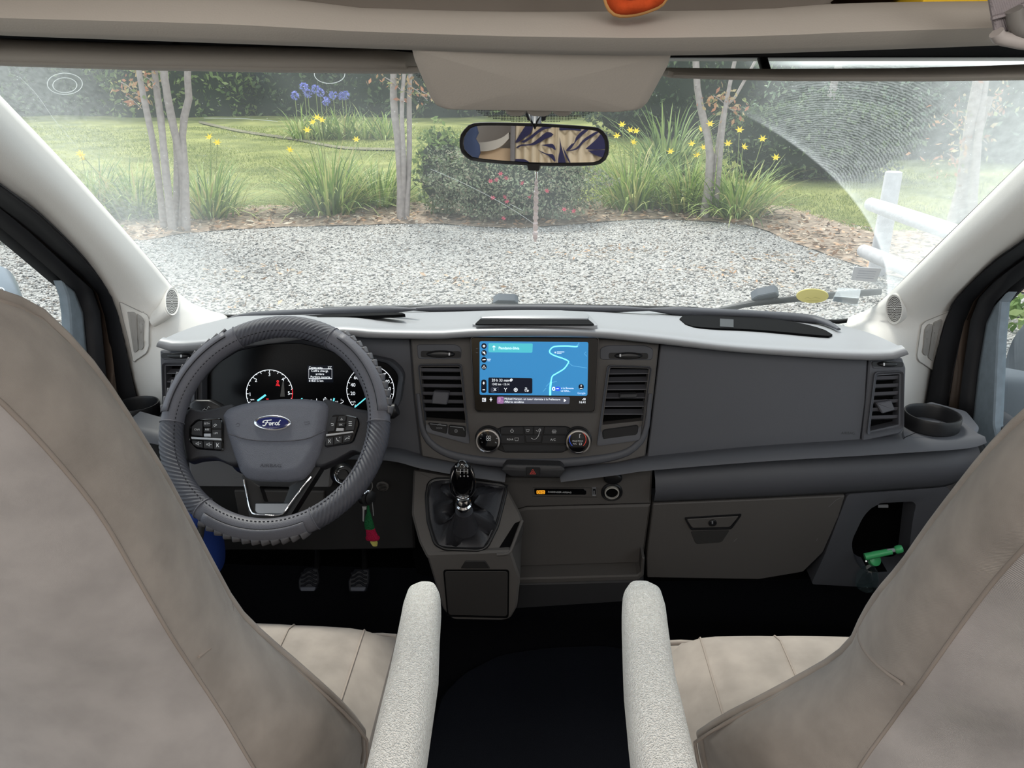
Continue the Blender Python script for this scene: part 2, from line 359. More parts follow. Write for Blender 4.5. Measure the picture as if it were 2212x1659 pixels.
# ------------------------------------------------------------------ windscreen (window_1)
WS = PL((0, 1.80, .80), (0, -.735, -.678))
def fitc(pts):                                # circle through points on the glass (wiper sweep)
    P = np.array([WS.uv(WS.h(*p)) for p in pts]); A = np.c_[2 * P, np.ones(len(P))]; s = np.linalg.lstsq(A, (P ** 2).sum(1), rcond=None)[0]
    return s[:2], math.sqrt(s[2] + s[0] ** 2 + s[1] ** 2)
def dirty_glass():
    m = bpy.data.materials.new('dusty_windscreen'); m.use_nodes = True; nt = m.node_tree; nt.nodes.clear(); N = nt.nodes.new; L = nt.links.new
    uv = N('ShaderNodeUVMap').outputs[0]
    def val(op, a, b=None):
        n = N('ShaderNodeMath'); n.operation = op
        for i, x in enumerate((a, b)):
            if x is None: continue
            if isinstance(x, (int, float)): n.inputs[i].default_value = x
            else: L(x, n.inputs[i])
        return n.outputs[0]
    def dist(c):
        n = N('ShaderNodeVectorMath'); n.operation = 'DISTANCE'; L(uv, n.inputs[0]); n.inputs[1].default_value = (c[0], c[1], 0); return n.outputs['Value']
    def mr(x, a, b, lo=0, hi=1):
        n = N('ShaderNodeMapRange'); n.interpolation_type = 'SMOOTHSTEP'; L(x, n.inputs[0])
        for i, q in enumerate((a, b, lo, hi)): n.inputs[i + 1].default_value = q
        return n.outputs[0]
    def noise(scale, detail=3):
        n = N('ShaderNodeTexNoise'); n.inputs['Scale'].default_value = scale; n.inputs['Detail'].default_value = detail; L(uv, n.inputs['Vector']); return n.outputs['Fac']
    c1, r1 = fitc([(1440, 182), (1560, 215), (1650, 270), (1740, 338), (1800, 390), (1860, 455), (1900, 525)])
    c2, r2 = fitc([(60, 168), (110, 240), (165, 330), (250, 430), (340, 545)])
    d1 = dist(c1); d2 = dist(c2)
    out1 = mr(d1, r1 - .002, r1 + .003)                       # beyond the sweep of the passenger wiper
    xs = N('ShaderNodeSeparateXYZ'); L(uv, xs.inputs[0])
    left = mr(xs.outputs[0], -.86, -.60, 1, 0); right = mr(xs.outputs[0], .30, .45)
    out1 = val('MULTIPLY', out1, right)
    edge = mr(d1, r1 - .001, r1 + .020); rim = val('MULTIPLY', val('MULTIPLY', out1, val('SUBTRACT', 1.0, edge)), .10)
    # brush strokes left in the dirt
    sc = WS.uv(WS.h(1700, 430)); mp = N('ShaderNodeMapping'); mp.inputs[1].default_value = (-sc[0], -sc[1], 0); L(uv, mp.inputs[0])
    wv = N('ShaderNodeTexWave'); wv.wave_type = 'RINGS'; wv.rings_direction = 'Z'; wv.inputs['Scale'].default_value = 62; wv.inputs['Distortion'].default_value = 5.0; wv.inputs['Detail'].default_value = 4; wv.inputs['Detail Scale'].default_value = 2.5
    L(mp.outputs[0], wv.inputs[0])
    bc = WS.uv(WS.h(1800, 290)); bm_ = mr(dist(bc), .11, .19, 1, 0)
    strokes_ = val('MULTIPLY', val('MULTIPLY', mr(wv.outputs['Fac'], .25, .8), bm_), out1)
    dirt = val('MULTIPLY', out1, val('ADD', .10, val('MULTIPLY', noise(60, 8), .16)))
    dirt = val('SUBTRACT', dirt, val('MULTIPLY', strokes_, .10))
    dirt = val('SUBTRACT', dirt, val('MULTIPLY', val('MULTIPLY', bm_, out1), .03))
    lf = val('MULTIPLY', left, val('ADD', .06, val('MULTIPLY', noise(120, 8), .20)))
    rf = val('MULTIPLY', mr(xs.outputs[0], .55, .90), .14)
    vo = N('ShaderNodeTexVoronoi'); vo.inputs['Scale'].default_value = 150; L(uv, vo.inputs['Vector'])
    sp = N('ShaderNodeTexVoronoi'); sp.inputs['Scale'].default_value = 150; L(uv, sp.inputs['Vector'])
    speck = val('MULTIPLY', mr(vo.outputs['Distance'], .05, .16, 1, 0), mr(noise(30, 2), .50, .62)); speck = val('MULTIPLY', speck, .30)
    v0 = WS.uv(WS.h(1800, 141))[1]; top_glare = val('MULTIPLY', val('MULTIPLY', mr(xs.outputs[1], v0 - .006, v0 + .004), right), .40)  # pale strip along the top edge, bright sky put into the haze
    film = val('ADD', .035, val('MULTIPLY', mr(noise(4, 2), .35, .75), .04))
    tot = val('ADD', val('ADD', val('ADD', film, speck), val('ADD', dirt, rim)), val('ADD', val('ADD', lf, top_glare), rf))
    n = N('ShaderNodeClamp'); L(tot, n.inputs[0]); n.inputs[1].default_value = .02; n.inputs[2].default_value = .8; tot = n.outputs[0]
    t = N('ShaderNodeBsdfTransparent'); t.inputs[0].default_value = (.95, .98, .97, 1); g = N('ShaderNodeBsdfGlossy'); g.inputs['Roughness'].default_value = .03
    m1 = N('ShaderNodeMixShader'); m1.inputs[0].default_value = .03; L(t.outputs[0], m1.inputs[1]); L(g.outputs[0], m1.inputs[2])
    tr = N('ShaderNodeBsdfTranslucent'); tr.inputs[0].default_value = (.80, .86, .86, 1)
    m2 = N('ShaderNodeMixShader'); L(tot, m2.inputs[0]); L(m1.outputs[0], m2.inputs[1]); L(tr.outputs[0], m2.inputs[2])
    o = N('ShaderNodeOutputMaterial'); L(m2.outputs[0], o.inputs[0]); return m
ws_l = [(-150, 62), (-30, 186), (0, 216), (152, 375), (314, 557), (385, 640), (430, 668), (490, 684)]
ws_r = [(2400, 170), (2212, 354), (2005, 557), (1930, 632), (1885, 670), (1835, 692), (1770, 694)]
bm = bmesh.new(); uvl = bm.loops.layers.uv.new('UVMap')
ring = [(-170, 40), (-40, 180), (-12, 226), (140, 387), (302, 569), (373, 652), (420, 682), (480, 700), (800, 690), (1150, 685), (1500, 690), (1770, 708), (1840, 706), (1893, 682), (1940, 643), (2016, 568), (2225, 364), (2420, 170), (2500, 80), (1150, 20)]
f = bm.faces.new([bm.verts.new(WS.h(x, y)) for x, y in ring])
for l in f.loops: l[uvl].uv = WS.uv(l.vert.co)
o = mk('window_1', bm, dirty_glass(), None, 0); S(o, 'dusty wide windscreen with a wiped arc'); WIN = o
FRIT = M('frit_black', (12, 12, 13), .5, .3)
def on(pts, w): return [WS.h(x, y, w) for x, y in pts]
for pts in (cr(ws_l + [(600, 678), (800, 670)], 40), cr(ws_r + [(1700, 684), (1500, 668)], 40)):
    a = on(pts, .004); c = sum(a, V()) / len(a)
    tube('glass_edge_seal', a, .006, FRIT, WIN, 6)
tube('glass_edge_seal', on(cr([(800, 670), (1150, 662), (1500, 668)], 12), .004), .006, FRIT, WIN, 6)
bm = bmesh.new()                                # dotted frit behind the mirror and at the top corners
for (x0, x1, y0, y1, fn) in ((1030, 1282, 236, 264, lambda x: 264 - 22 * (abs(x - 1156) / 126) ** 3), (880, 918, 150, 176, lambda x: 150 + (x - 880) * .75), (1440, 1476, 118, 131, lambda x: 131)):
    y = y0
    while y < y1:
        x = x0
        while x < x1:
            if y < fn(x): slab3(bm, [WS.h(a, b, .003) for a, b in el(x, y, 1.15, n=6)], WS, .0006, .0001)
            x += 3.3
        y += 3.3
o = mk('frit_dots', bm, FRIT, WIN, 0); o['kind'] = 'stuff'
slab('sensor_bracket', [(1130, 236), (1185, 236), (1178, 262), (1140, 262)], WS, .006, .012, BLACKP, WIN, r=3)
RINGM = glass('water_ring', (.8, .83, .83), .12, .35)
for cx_, cy_, rx_, ry_ in ((140, 181, 38, 23), (140, 184, 26, 16), (712, 160, 33, 20)):
    tube('ring_mark', on(el(cx_, cy_, rx_, ry_, 40), .002), .0006, RINGM, WIN, 5, True)
for ln in ([(42, 166), (80, 205), (120, 262), (170, 320)], [(930, 365), (1010, 400), (1100, 448), (1200, 515)], [(440, 255), (520, 256), (600, 262)], [(1100, 440), (1130, 455)]):
    tube('scratch_mark', on(cr(ln, 10), .002), .0003, RINGM, WIN, 4)

# stickers on the glass
o = slab('oval_sticker', el(1755, 640, 35, 15, 36), WS, .004, .002, M('sticker_yellow', (238, 226, 150), .7, .2), None, bev=.0004)
tag(o, 'pale yellow oval sticker low on the windscreen above the wiper blade', 'sticker')
strokes('faded_print', [[(1738, 645), (1745, 642), (1752, 646), (1760, 642), (1772, 645)], [(1742, 650), (1768, 650)]], 1.2, WS, .0045, M('faded_print', (205, 195, 130), .8, .1), o)
t = T('toll_tag', 'small white paper toll tag stuck to the windscreen corner', 'tag', WS.h(1875, 590, .004))
slab('paper', [(1845, 577), (1905, 580), (1893, 610), (1838, 605)], WS, .004, .001, M('paper_white', (236, 238, 240), .8, .1), t, r=2, bev=.0003)
for i in range(4): strokes('printed_line', [[(1855 - i * 2, 585 + i * 5), (1893 - i * 2, 587 + i * 5)]], 1.0, WS, .0045, M('print_pale', (175, 178, 190), .8, .1), t)
t = T('clear_pouch', 'clear plastic permit pouch on the windscreen beside the oval sticker', 'pouch', WS.h(1830, 640, .004))
slab('sleeve', [(1810, 622), (1860, 625), (1853, 662), (1798, 650)], WS, .004, .0012, glass('pouch_film', (.9, .93, .95), .12, .18), t, r=2, bev=.0003)
slab('slip', [(1802, 640), (1856, 644), (1852, 657), (1798, 651)], WS, .0028, .0008, M('paper_white', (236, 238, 240)), t, bev=.0002)
WT = M('wiper_black', (34, 36, 38), .5, .4)
t = T('windscreen_wiper', 'black passenger side wiper lying across the foot of the windscreen', 'wiper', WS.h(1700, 645, -.03))
tube('wiper_arm', on([(1530, 676), (1600, 660), (1650, 648)], -.045), .008, WT, t, 8)
tube('wiper_blade', on([(1535, 672), (1640, 654), (1760, 641), (1903, 630)], -.02), [.004, .008, .010, .009], WT, t, 8, flat=(WS.n, .8))
slab('wiper_joint', [(1622, 649), (1636, 640), (1676, 632), (1684, 640), (1678, 647), (1640, 656)], WS, -.028, .022, M('wiper_grey', (88, 94, 102), .4, .5), t, r=3, bev=.004)
t = T('windscreen_wiper', 'driver side wiper low along the middle of the windscreen foot', 'wiper', WS.h(1000, 664, -.03))
tube('wiper_blade', on([(700, 668), (900, 664), (1075, 662), (1240, 661)], -.02), .008, WT, t, 8, flat=(WS.n, .8))
slab('wiper_joint', [(1064, 656), (1076, 649), (1112, 650), (1120, 657)], WS, -.02, .02, M('wiper_grey', (88, 94, 102)), t, r=2, bev=.003)

# ------------------------------------------------------------------ shell of the van
XW = .92
def strip(name, rows, m, par=None, n=26, thick=0, sm=60):
    return loft(name, [cr(r_, n) for r_ in rows], m, par, thick=thick, sm=sm)
DL = [atx(x, y, -XW) for x, y in [(-170, 255), (-60, 348), (0, 400), (60, 440), (120, 495), (180, 560), (230, 640), (262, 740), (285, 830), (303, 885)]]
EL_ = on([(-230, -10), (-150, 62), (0, 216), (152, 375), (314, 557), (385, 640), (436, 671), (492, 690)], .012) + [aty(470, 760, 1.60), aty(440, 860, 1.60), aty(430, 900, 1.60)]
DR = [atx(x, y, XW) for x, y in [(2400, 360), (2300, 450), (2212, 520), (2153, 560), (2093, 617), (2063, 653), (2042, 705), (2021, 771), (2000, 877), (1996, 905)]]
ER = on([(2560, 10), (2400, 170), (2212, 354), (2005, 557), (1930, 630), (1885, 670), (1832, 694)], .012) + [aty(1840, 770, 1.60), aty(1870, 870, 1.60), aty(1880, 910, 1.60)]
def pillar(name, E, D, s, lab):
    E_, D_ = [V(p) for p in cr(E, 30)], [V(p) for p in cr(D, 30)]; rows = []
    for k in range(9):
        f = k / 8; b = math.sin(math.pi * f)
        rows.append([e.lerp(d, f) + V((-s * .030 * b, -.045 * b, .008 * b)) for e, d in zip(E_, D_)])
    o = loft(name, rows, TRIM, thick=.012, sm=80, off=0); return S(o, lab)
PLL = pillar('trim_1', EL_, DL, -1, 'pale grey pillar trim left of the windscreen')
PLR = pillar('trim_2', ER, DR, 1, 'pale grey pillar trim right of the windscreen')
# side vents and tweeters are traced on a plane close to the pillar skin
_SK = {}
def skin(o):                                   # a function that drops picture points on the pillar skin
    if o.name not in _SK: _SK[o.name] = BVHTree.FromPolygons([v.co.copy() for v in o.data.vertices], [tuple(p.vertices) for p in o.data.polygons])
    def f(x, y, off=0.0):
        d = ray(x, y).normalized(); h, n, _, _ = _SK[o.name].ray_cast(CAM, d)
        if h is None: return aty(x, y, 1.55)
        n = n if n.dot(d) < 0 else -n; return h + n * (.006 + off)
    return f
def conform(name, pts, o, off, m, r=5):        # a thin panel that follows the skin
    f = skin(o); p = rp(pts, r); cx_, cy_ = sum(q[0] for q in p) / len(p), sum(q[1] for q in p) / len(p)
    rows = [[f(x, y, -.004) for x, y in p]] + [[f(cx_ + (x - cx_) * k, cy_ + (y - cy_) * k, off) for x, y in p] for k in (1, .88, .75, .6, .45, .3, .15, .02)]
    return loft(name, rows, m, o, cu=True, sm=50)
def side_bits(par, plate, opens):
    f = skin(par); conform('demister_plate', plate, par, .0035, TRIM, 7)
    tube('demister_groove', [f(x, y, .003) for x, y in rp(plate, 7)], .0011, TRIMG, par, 5, True)
    for op in opens: conform('demister_slot', op, par, .0075, TRIMG, 4)
side_bits(PLL, [(257.7, 646), (307, 670), (319.5, 688), (327.5, 750), (320.7, 764), (295.5, 781)],
          [[(276, 666.5), (294, 675.7), (307, 754.7), (298, 761.6)], [(296, 676), (307, 683.7), (311.5, 690.6), (318, 748), (314, 754.7), (308, 755)]])
side_bits(PLR, [(2056.8, 662.5), (1993.5, 689.6), (1986, 698.7), (1972, 768), (1977, 780), (2011.5, 801)],
          [[(2029.6, 683.6), (2011.5, 691), (1993.5, 769.5), (2004, 777)], [(2010, 692.6), (1996.5, 700), (1992, 707.7), (1983, 759), (1984.4, 765), (1992, 768)]])
HOLE = M('grille_hole', (48, 46, 45), .9, .1)
def tweeter(cx_, cy_, rx_, ry_, x, s, par):
    f_ = skin(par); H = [f_(a, b) for a, b in el(cx_ - s * -.0, cy_, rx_ * .6, ry_ * .7, 12)]; c = f_(cx_, cy_); H = [h for h in H if (h - c).length < .06]; n_ = V(np.linalg.svd(np.array([tuple(h - c) for h in H]))[2][2]); n_ = n_ if n_.dot(CAM - c) > 0 else -n_; P = PL(c + n_ * (.006 + max((f_(a, b) - c).dot(n_) for a, b in el(cx_, cy_, rx_ * .8, ry_ * .9, 12) if (f_(a, b) - c).length < .06)), n_)
    slab('tweeter_grille', el(cx_, cy_, rx_, ry_, 32), P, -.004, .045, TRIM, par, bev=.003)
    tube('tweeter_rim', [P.h(a, b, -.004) for a, b in el(cx_, cy_, rx_ * .95, ry_ * .96, 32)], .0018, TRIM, par, 6, True)
    bm = bmesh.new()
    for k in range(1, 8):
        n = 6 * k
        for i in range(n):
            a = 2 * math.pi * i / n; q = (cx_ + rx_ * .86 * k / 7.6 * math.cos(a), cy_ + ry_ * .86 * k / 7.6 * math.sin(a))
            slab3(bm, [P.h(u, v, -.0034) for u, v in el(q[0], q[1], rx_ * .046, ry_ * .040, 6)], P, .0008, .0001)
    o = mk('grille_holes', bm, HOLE, par, 0); o['kind'] = 'stuff'
tweeter(371.5, 651.5, 15.5, 31, -.775, -1, PLL)
tweeter(1932, 668, 18.5, 33, .765, 1, PLR)

def door(name, D, s1, s2, G, s, lab):
    X = s * XW
    d = [V(p) for p in D]; a = [atx(x, y, s * .935) for x, y in s1]; b = [atx(x, y, s * .95) for x, y in s2]; g = [atx(x, y, s * .955) for x, y in G]
    d, a, b, g = [[V((q[0].x, -.15, z_)), V((q[0].x, .45, z_))] + q for q, z_ in ((d, 1.43), (a, 1.39), (b, 1.388), (g, 1.345))]
    n = 40; dd, aa, bb, gg = [[V(p) for p in cr(q, n)] for q in (d, a, b, g)]
    mid = [p.lerp(q, .45) + V((-s * .022, -.01, 0)) for p, q in zip(dd, aa)]
    o = loft(name, [dd, mid, aa], RUBBER, thick=.006, sm=80, off=0); S(o, lab)
    loft('jamb_strip', [[p + V((-s * -.004, 0, 0)) for p in aa], [p.lerp(q, .5) + V((-s * .008, 0, 0)) for p, q in zip(aa, bb)], bb], BRONZE, o, thick=.004, sm=80, off=0)
    m2 = [p.lerp(q, .5) + V((-s * .016, 0, 0)) for p, q in zip(bb, gg)]
    loft('window_frame', [bb, m2, gg], RUBBER, o, thick=.005, sm=80, off=0)
    loft('frame_backing', [[p + V((s * .012, .03, 0)) for p in dd], [p + V((s * .03, 0, 0)) for p in aa], [p + V((s * .03, 0, 0)) for p in gg]], RUBBER, o, thick=.004, sm=80, off=0)
    tube('frame_bead', [p.lerp(q, .30) + V((-s * .014, 0, 0)) for p, q in zip(dd, aa)], .003, M('rubber_edge', (46, 46, 50), .5, .4), o, 6)
    return o
D1 = door('door_1', DL, [(-170, 300), (-80, 385), (0, 445), (60, 492), (120, 545), (165, 585), (216, 640), (238, 743), (254, 835), (262, 890)],
          [(-170, 301), (-80, 386), (0, 446), (60, 493), (118, 547), (160, 588), (206, 640), (221, 743), (229, 835), (233, 890)],
          [(-170, 345), (-80, 425), (0, 490), (82, 560), (137, 608), (165, 632), (180, 670), (187, 740), (192, 790), (204, 890)], -1, 'black rubber sealed frame of the driver door')
D2 = door('door_2', DR, [(2420, 400), (2320, 480), (2212, 553), (2150, 600), (2110, 640), (2090, 672), (2075, 729), (2058, 800), (2040, 905)],
          [(2420, 402), (2320, 482), (2212, 555), (2152, 602), (2116, 642), (2104, 672), (2096, 729), (2085, 800), (2072, 905)],
          [(2420, 450), (2320, 525), (2212, 596), (2171, 632), (2145, 660), (2131, 690), (2124, 729), (2112, 800), (2100, 915)], 1, 'black rubber sealed frame of the passenger door')
SAIL = M('sail_grey', (112, 122, 130), .6, .3, var=(60, .1))
PX1 = PL((-.958, 1.2, 1), (1, 0, 0), (0, 1, 0)); PX2 = PL((.958, 1.2, 1), (-1, 0, 0), (0, -1, 0))
slab('sail_panel', [(136, 606), (163, 628), (181, 670), (189, 740), (196, 790), (210, 890), (160, 890), (157, 760), (153, 680), (148, 640)], PX1, 0, .02, SAIL, D1, bev=.003)
slab('sail_panel', [(2176, 630), (2161, 652), (2154, 729), (2150, 831), (2146, 916), (2170, 1040), (2125, 1040), (2096, 915), (2106, 831), (2122, 729), (2130, 690), (2146, 660)], PX2, 0, .02, SAIL, D2, bev=.003)
tube('seal_rod', [atx(2108, 960, .93), atx(2150, 1030, .93), atx(2180, 1090, .92)], .014, RUBBER, D2, 10)
GL = glass('door_glass', (.92, .97, .98), .04, .012)
for nm, X, lab in (('window_2', -.972, 'driver door window glass'), ('window_3', .972, 'passenger door window glass')):
    bm = bmesh.new(); bm.faces.new([bm.verts.new((X, y, z)) for y, z in ((.1, .58), (1.78, .58), (1.66, .80), (1.15, 1.36), (.1, 1.36))]); S(mk(nm, bm, GL, None, 0), lab)
WALLM = M('lower_door_grey', (60, 60, 63), .7, .3, bump=(500, .2))
LIV = M('living_wall', (204, 200, 196), .8, .2)
S(box('wall_left', (-1.0, .95, .31), (.06, 1.9, .66), WALLM, bev=.01), 'grey lower panel of the driver door')
S(box('wall_right', (1.0, .95, .31), (.06, 1.9, .66), WALLM, bev=.01), 'grey lower panel of the passenger door')
S(box('wall_left.001', (-1.06, -.9, 1.05), (.05, 1.85, 2.15), LIV, bev=0), 'plain left wall of the living area')
S(box('wall_right.001', (1.06, -.9, 1.05), (.05, 1.85, 2.15), LIV, bev=0), 'plain right wall of the living area')
S(box('wall_rear', (0, -1.86, 1.05), (2.2, .05, 2.15), LIV, bev=0), 'plain rear wall of the living area')
S(box('wall_front', (0, 1.90, .35), (2.06, .04, .74), DEEP, bev=0), 'dark bulkhead in front of the footwells')
S(box('floor', (0, 0, -.02), (2.15, 3.8, .04), CARPET, bev=0), 'dark cab floor')
S(box('ceiling', (0, -.35, 2.14), (2.2, 3.0, .04), LIV, bev=0), 'roof over the cab and living area')
for s, nm in ((-1, 'trim_6'), (1, 'trim_7')): S(box(nm, (s * 1.02, .55, 1.78), (.06, 1.3, .80), HEAD, bev=.02), 'beige upper side panel over the cab door')
S(box('trim_8', (0, 1.13, 1.78), (2.1, .05, .74), HEAD, bev=.01), 'beige front wall of the overcab bay')
# overhead beam across the cab
def row(pts, y, n=30, dz=0): return [V(p) + V((0, 0, dz)) for p in cr([aty(x, yy, y) for x, yy in pts], n)]
bot = [(x, y - 13) for x, y in [(-560, 40), (-200, 60), (0, 72), (400, 86), (880, 103), (1160, 112), (1450, 115), (1800, 106), (2212, 91), (2400, 84), (2760, 70)]]
top = [(-560, -10), (-200, -6), (0, -4), (500, 0), (740, 27), (880, 33), (1100, 38), (1500, 36), (1700, 30), (1850, 19), (2212, 14), (2400, 10), (2760, 6)]
r1 = row(top, .86); r3 = row(bot, .815)
mid1 = [a.lerp(b, .30) + V((0, -.022, 0)) for a, b in zip(r1, r3)]; mid2 = [a.lerp(b, .75) + V((0, -.026, 0)) for a, b in zip(r1, r3)]
S(loft('trim_3', [[p + V((0, .28, .0)) for p in r1], [p + V((0, .02, .004)) for p in r1], r1, mid1, mid2, r3, [p + V((0, .012, -.004)) for p in r3], [p + V((0, .05, .003)) for p in r3], [p + V((0, .30, .03)) for p in r3]], HEAD, thick=.006, sm=60, off=0), 'wide beige overhead beam across the cab')
S(box('trim_4', (0, 1.19, 1.4425), (2.05, .13, .211), BLACKP, bev=.003), 'dark windscreen header behind the visors')
S(loft('trim_5', [row([(430, -70), (800, -60), (1100, -55), (1500, -55), (1800, -60), (1900, -70)], .93), row([(430, 0), (760, 20), (880, 24), (1100, 30), (1500, 28), (1720, 18), (1790, 6)], .90), row([(430, 6), (740, 34), (880, 40), (1100, 44), (1500, 42), (1720, 34), (1800, 24)], .93)], M('shelf_taupe', (104, 97, 90), .85, .2), thick=.01, sm=80, off=0), 'taupe padded lip of the overcab shelf')

# overhead console, visors
t = T('overhead_console', 'beige overhead console panel hanging above the rear view mirror', 'console', (0, .85, 1.34))
OC = PL(aty(1160, 110, .835), (0, -.60, -.80))
CONS = M('console_beige', (188, 180, 171), .85, .2, bump=(500, .08))
dome('panel', [(888, 98), (1160, 106), (1452, 108), (1443, 140), (1398, 222), (1384, 235), (1344, 240), (958, 234), (942, 227), (929, 208), (896, 130)], OC, .0, .03, .004, CONS, t, r=6, steps=3, inset=.012)
LP_ = PL(aty(1160, 242, 1.0), (0, -.9, -.3))
for x0, x1 in ((1090, 1140), (1136, 1194), (1192, 1238)): dome('light_button', [(x0, 236), (x1, 237), (x1 - 4, 246), (x1 - 16, 251), (x0 + 14, 250), (x0 + 3, 245)], LP_, 0, .02, .004, TRIMG if False else HEAD, t, r=3, steps=2, inset=.004)
for nm, lab, st in (('sun_visor', 'long beige sun visor folded up over the driver side', [(-420, 60, 118), (-200, 72, 132), (0, 82, 141), (300, 92, 150), (600, 98, 155), (800, 103, 157), (880, 112, 157), (905, 124, 154)]),
                    ('sun_visor', 'long beige sun visor folded up over the passenger side', [(1440, 150, 160), (1452, 146, 165), (1540, 147, 168), (1700, 149, 172), (2000, 147, 173), (2212, 141, 171), (2420, 132, 166), (2600, 122, 156)])):
    rows = []
    for i, (x, a, b) in enumerate(st):
        k = .5 if i in (0, len(st) - 1) else 1
        p, q = aty(x, a, 1.03), aty(x, b, 1.0); h = (p.z - q.z) / 2; rows.append(((p + q) / 2 + V((0, .045, 0)), (0, .062 * k, 0.004), (0, 0, h * .98)))
    t = T(nm, lab, 'visor', rows[0][0]); superloft('visor_board', rows, HEAD, t, e=2.4)
    tube('visor_hem', [V(c) + V((0, -.055, -b[2] * .72)) for c, a, b in rows], .0035, HEAD, t, 8)
    if nm == 'sun_visor': tube('visor_hinge', [V(rows[3][0]) + V((0, .05, .005)), V(rows[3][0]) + V((0, .12, .05))], .007, BLACKP, t, 8)

# rear-view mirror
MP = PL(aty(1153, 312, 1.22), (-.10, -.99, .05))
t = T('rear_view_mirror', 'black framed rear view mirror hanging at the top of the windscreen', 'mirror', MP.o)
mo = [(1012, 270), (1040, 264), (1160, 266), (1275, 273), (1300, 280), (1314, 300), (1314, 335), (1300, 352), (1275, 358), (1150, 358), (1030, 349), (1004, 338), (993, 320), (995, 290)]
mi = [(1016, 277), (1042, 271), (1160, 273), (1272, 280), (1295, 287), (1306, 303), (1306, 332), (1295, 346), (1272, 351), (1150, 351), (1034, 342), (1011, 332), (1001, 317), (1003, 294)]
mo_s, mi_s = cr(mo + mo[:1], 57)[:-1], cr(mi + mi[:1], 57)[:-1]
dome('housing', mo_s, MP, -.002, .006, -.001, BLACKP, t, steps=1, inset=.002)
bm = bmesh.new(); b0 = [MP.uv(MP.h(x, y)) for x, y in mo_s]
loft_bm(bm, [[MP.pt(u, v, -.006) for u, v in b0], [MP.pt(u, v, -.02) for u, v in inset2(b0, .004)], [MP.pt(u, v, -.034) for u, v in inset2(b0, .02)]], cu=True, cap=True); mk('mirror_shell', bm, M('mirror_shell', (150, 148, 146), .5, .3), t)
frame('bezel', mo_s, mi_s, MP, .003, .008, BLACKP, t, 0, 0)
slab('mirror_glass', mi_s, MP, .0012, .002, M('mirror_silver', (236, 238, 240), .01, .5, metal=1), t, bev=.0003)
slab('dimming_lever', [(1137, 352), (1168, 353), (1164, 369), (1141, 368)], MP, .006, .02, BLACKP, t, r=2, bev=.002)
tube('mirror_stem', [MP.h(1156, 300, -.034), aty(1158, 262, 1.30), WS.h(1158, 246, .004)], .009, BLACKP, t, 10)
tube('cord', [MP.h(1142, 244, -.02), MP.h(1148, 262, .006), MP.h(1155, 278, .005), MP.h(1160, 262, .006), MP.h(1166, 252, .0), MP.h(1170, 244, -.02)], .0016, BLACKP, t, 6)
t = T('hanging_pendant', 'thin twisted glassy pendant hanging below the rear view mirror', 'pendant', MP.h(1158, 370))
CRY = M('pendant_glass', (225, 214, 214), .12, .6, coat=.5)
bm = bmesh.new(); rows = []
for i in range(40):
    f = i / 39; c = MP.h(1159 - 3 * f, 372 + 150 * f, -.02); r_ = .0016 + .0026 * min(1, f * 3) * (1 if f < .97 else .5) + .0006 * math.sin(i * 1.3); a = i * .55
    rows.append([c + V((math.cos(a + q * math.pi / 2), .6 * math.sin(a + q * math.pi / 2), 0)) * r_ for q in range(4)])
loft_bm(bm, rows, cu=True, cap=True); mk('twisted_stick', bm, CRY, t, 20)
tube('thread', [MP.h(1155, 358, -.006), MP.h(1158, 366, -.02), MP.h(1159, 374, -.02)], .001, CHROME, t, 6)
lathe('ferrule', MP.h(1159, 372, -.02), (0, 0, -1), [(.001, 0), (.0026, .001), (.0026, .009), (.001, .010)], CHROME, t, 10)

# living area seen in the mirror: curtains, cabinet
YB = -1.70
def mz(x, y): return 980 + x / 5.53, 240 + y / 5.53
def refl(x, y, Y):
    px, py = mz(x, y); p = MP.h(px, py); d = ray(px, py); r_ = d - MP.n * (2 * d.dot(MP.n)); return p + r_ * ((Y - p.y) / r_.y)
CUR = M('curtain_cloth', (226, 212, 186), .95, .1, bump=(300, .3)); NAVY = M('leaf_print', (60, 60, 92), .95, .1)
leaves = [[[(745, 350), (880, 150), (950, 150), (920, 260), (830, 330), (745, 385)], [(800, 370), (900, 310), (1000, 230), (1080, 180), (1190, 190), (1060, 230), (950, 310), (850, 375)],
           [(740, 440), (800, 400), (920, 390), (1020, 320), (1100, 255), (1150, 250), (1195, 290), (1100, 330), (980, 400), (900, 410), (800, 420), (745, 455)], [(1045, 405), (1170, 390), (1205, 420), (1220, 470), (1170, 440), (1100, 420)],
           [(1005, 462), (1120, 510), (1190, 520), (1215, 610), (1140, 540), (1060, 500)], [(740, 570), (860, 580), (910, 640), (740, 640)]],
          [[(1265, 195), (1440, 200), (1520, 215), (1510, 240), (1400, 225), (1270, 230)], [(1440, 380), (1470, 300), (1560, 220), (1620, 215), (1500, 320), (1450, 380), (1400, 450), (1335, 480), (1400, 400)],
           [(1335, 480), (1460, 440), (1560, 330), (1720, 235), (1740, 250), (1560, 370), (1470, 460)], [(1575, 450), (1700, 340), (1790, 240), (1870, 250), (1870, 430), (1650, 460)], [(1600, 470), (1870, 470), (1850, 560), (1700, 530)],
           [(1265, 310), (1290, 430), (1340, 640), (1255, 640), (1250, 560), (1270, 450)], [(1300, 420), (1390, 600), (1380, 610), (1330, 520)]]]
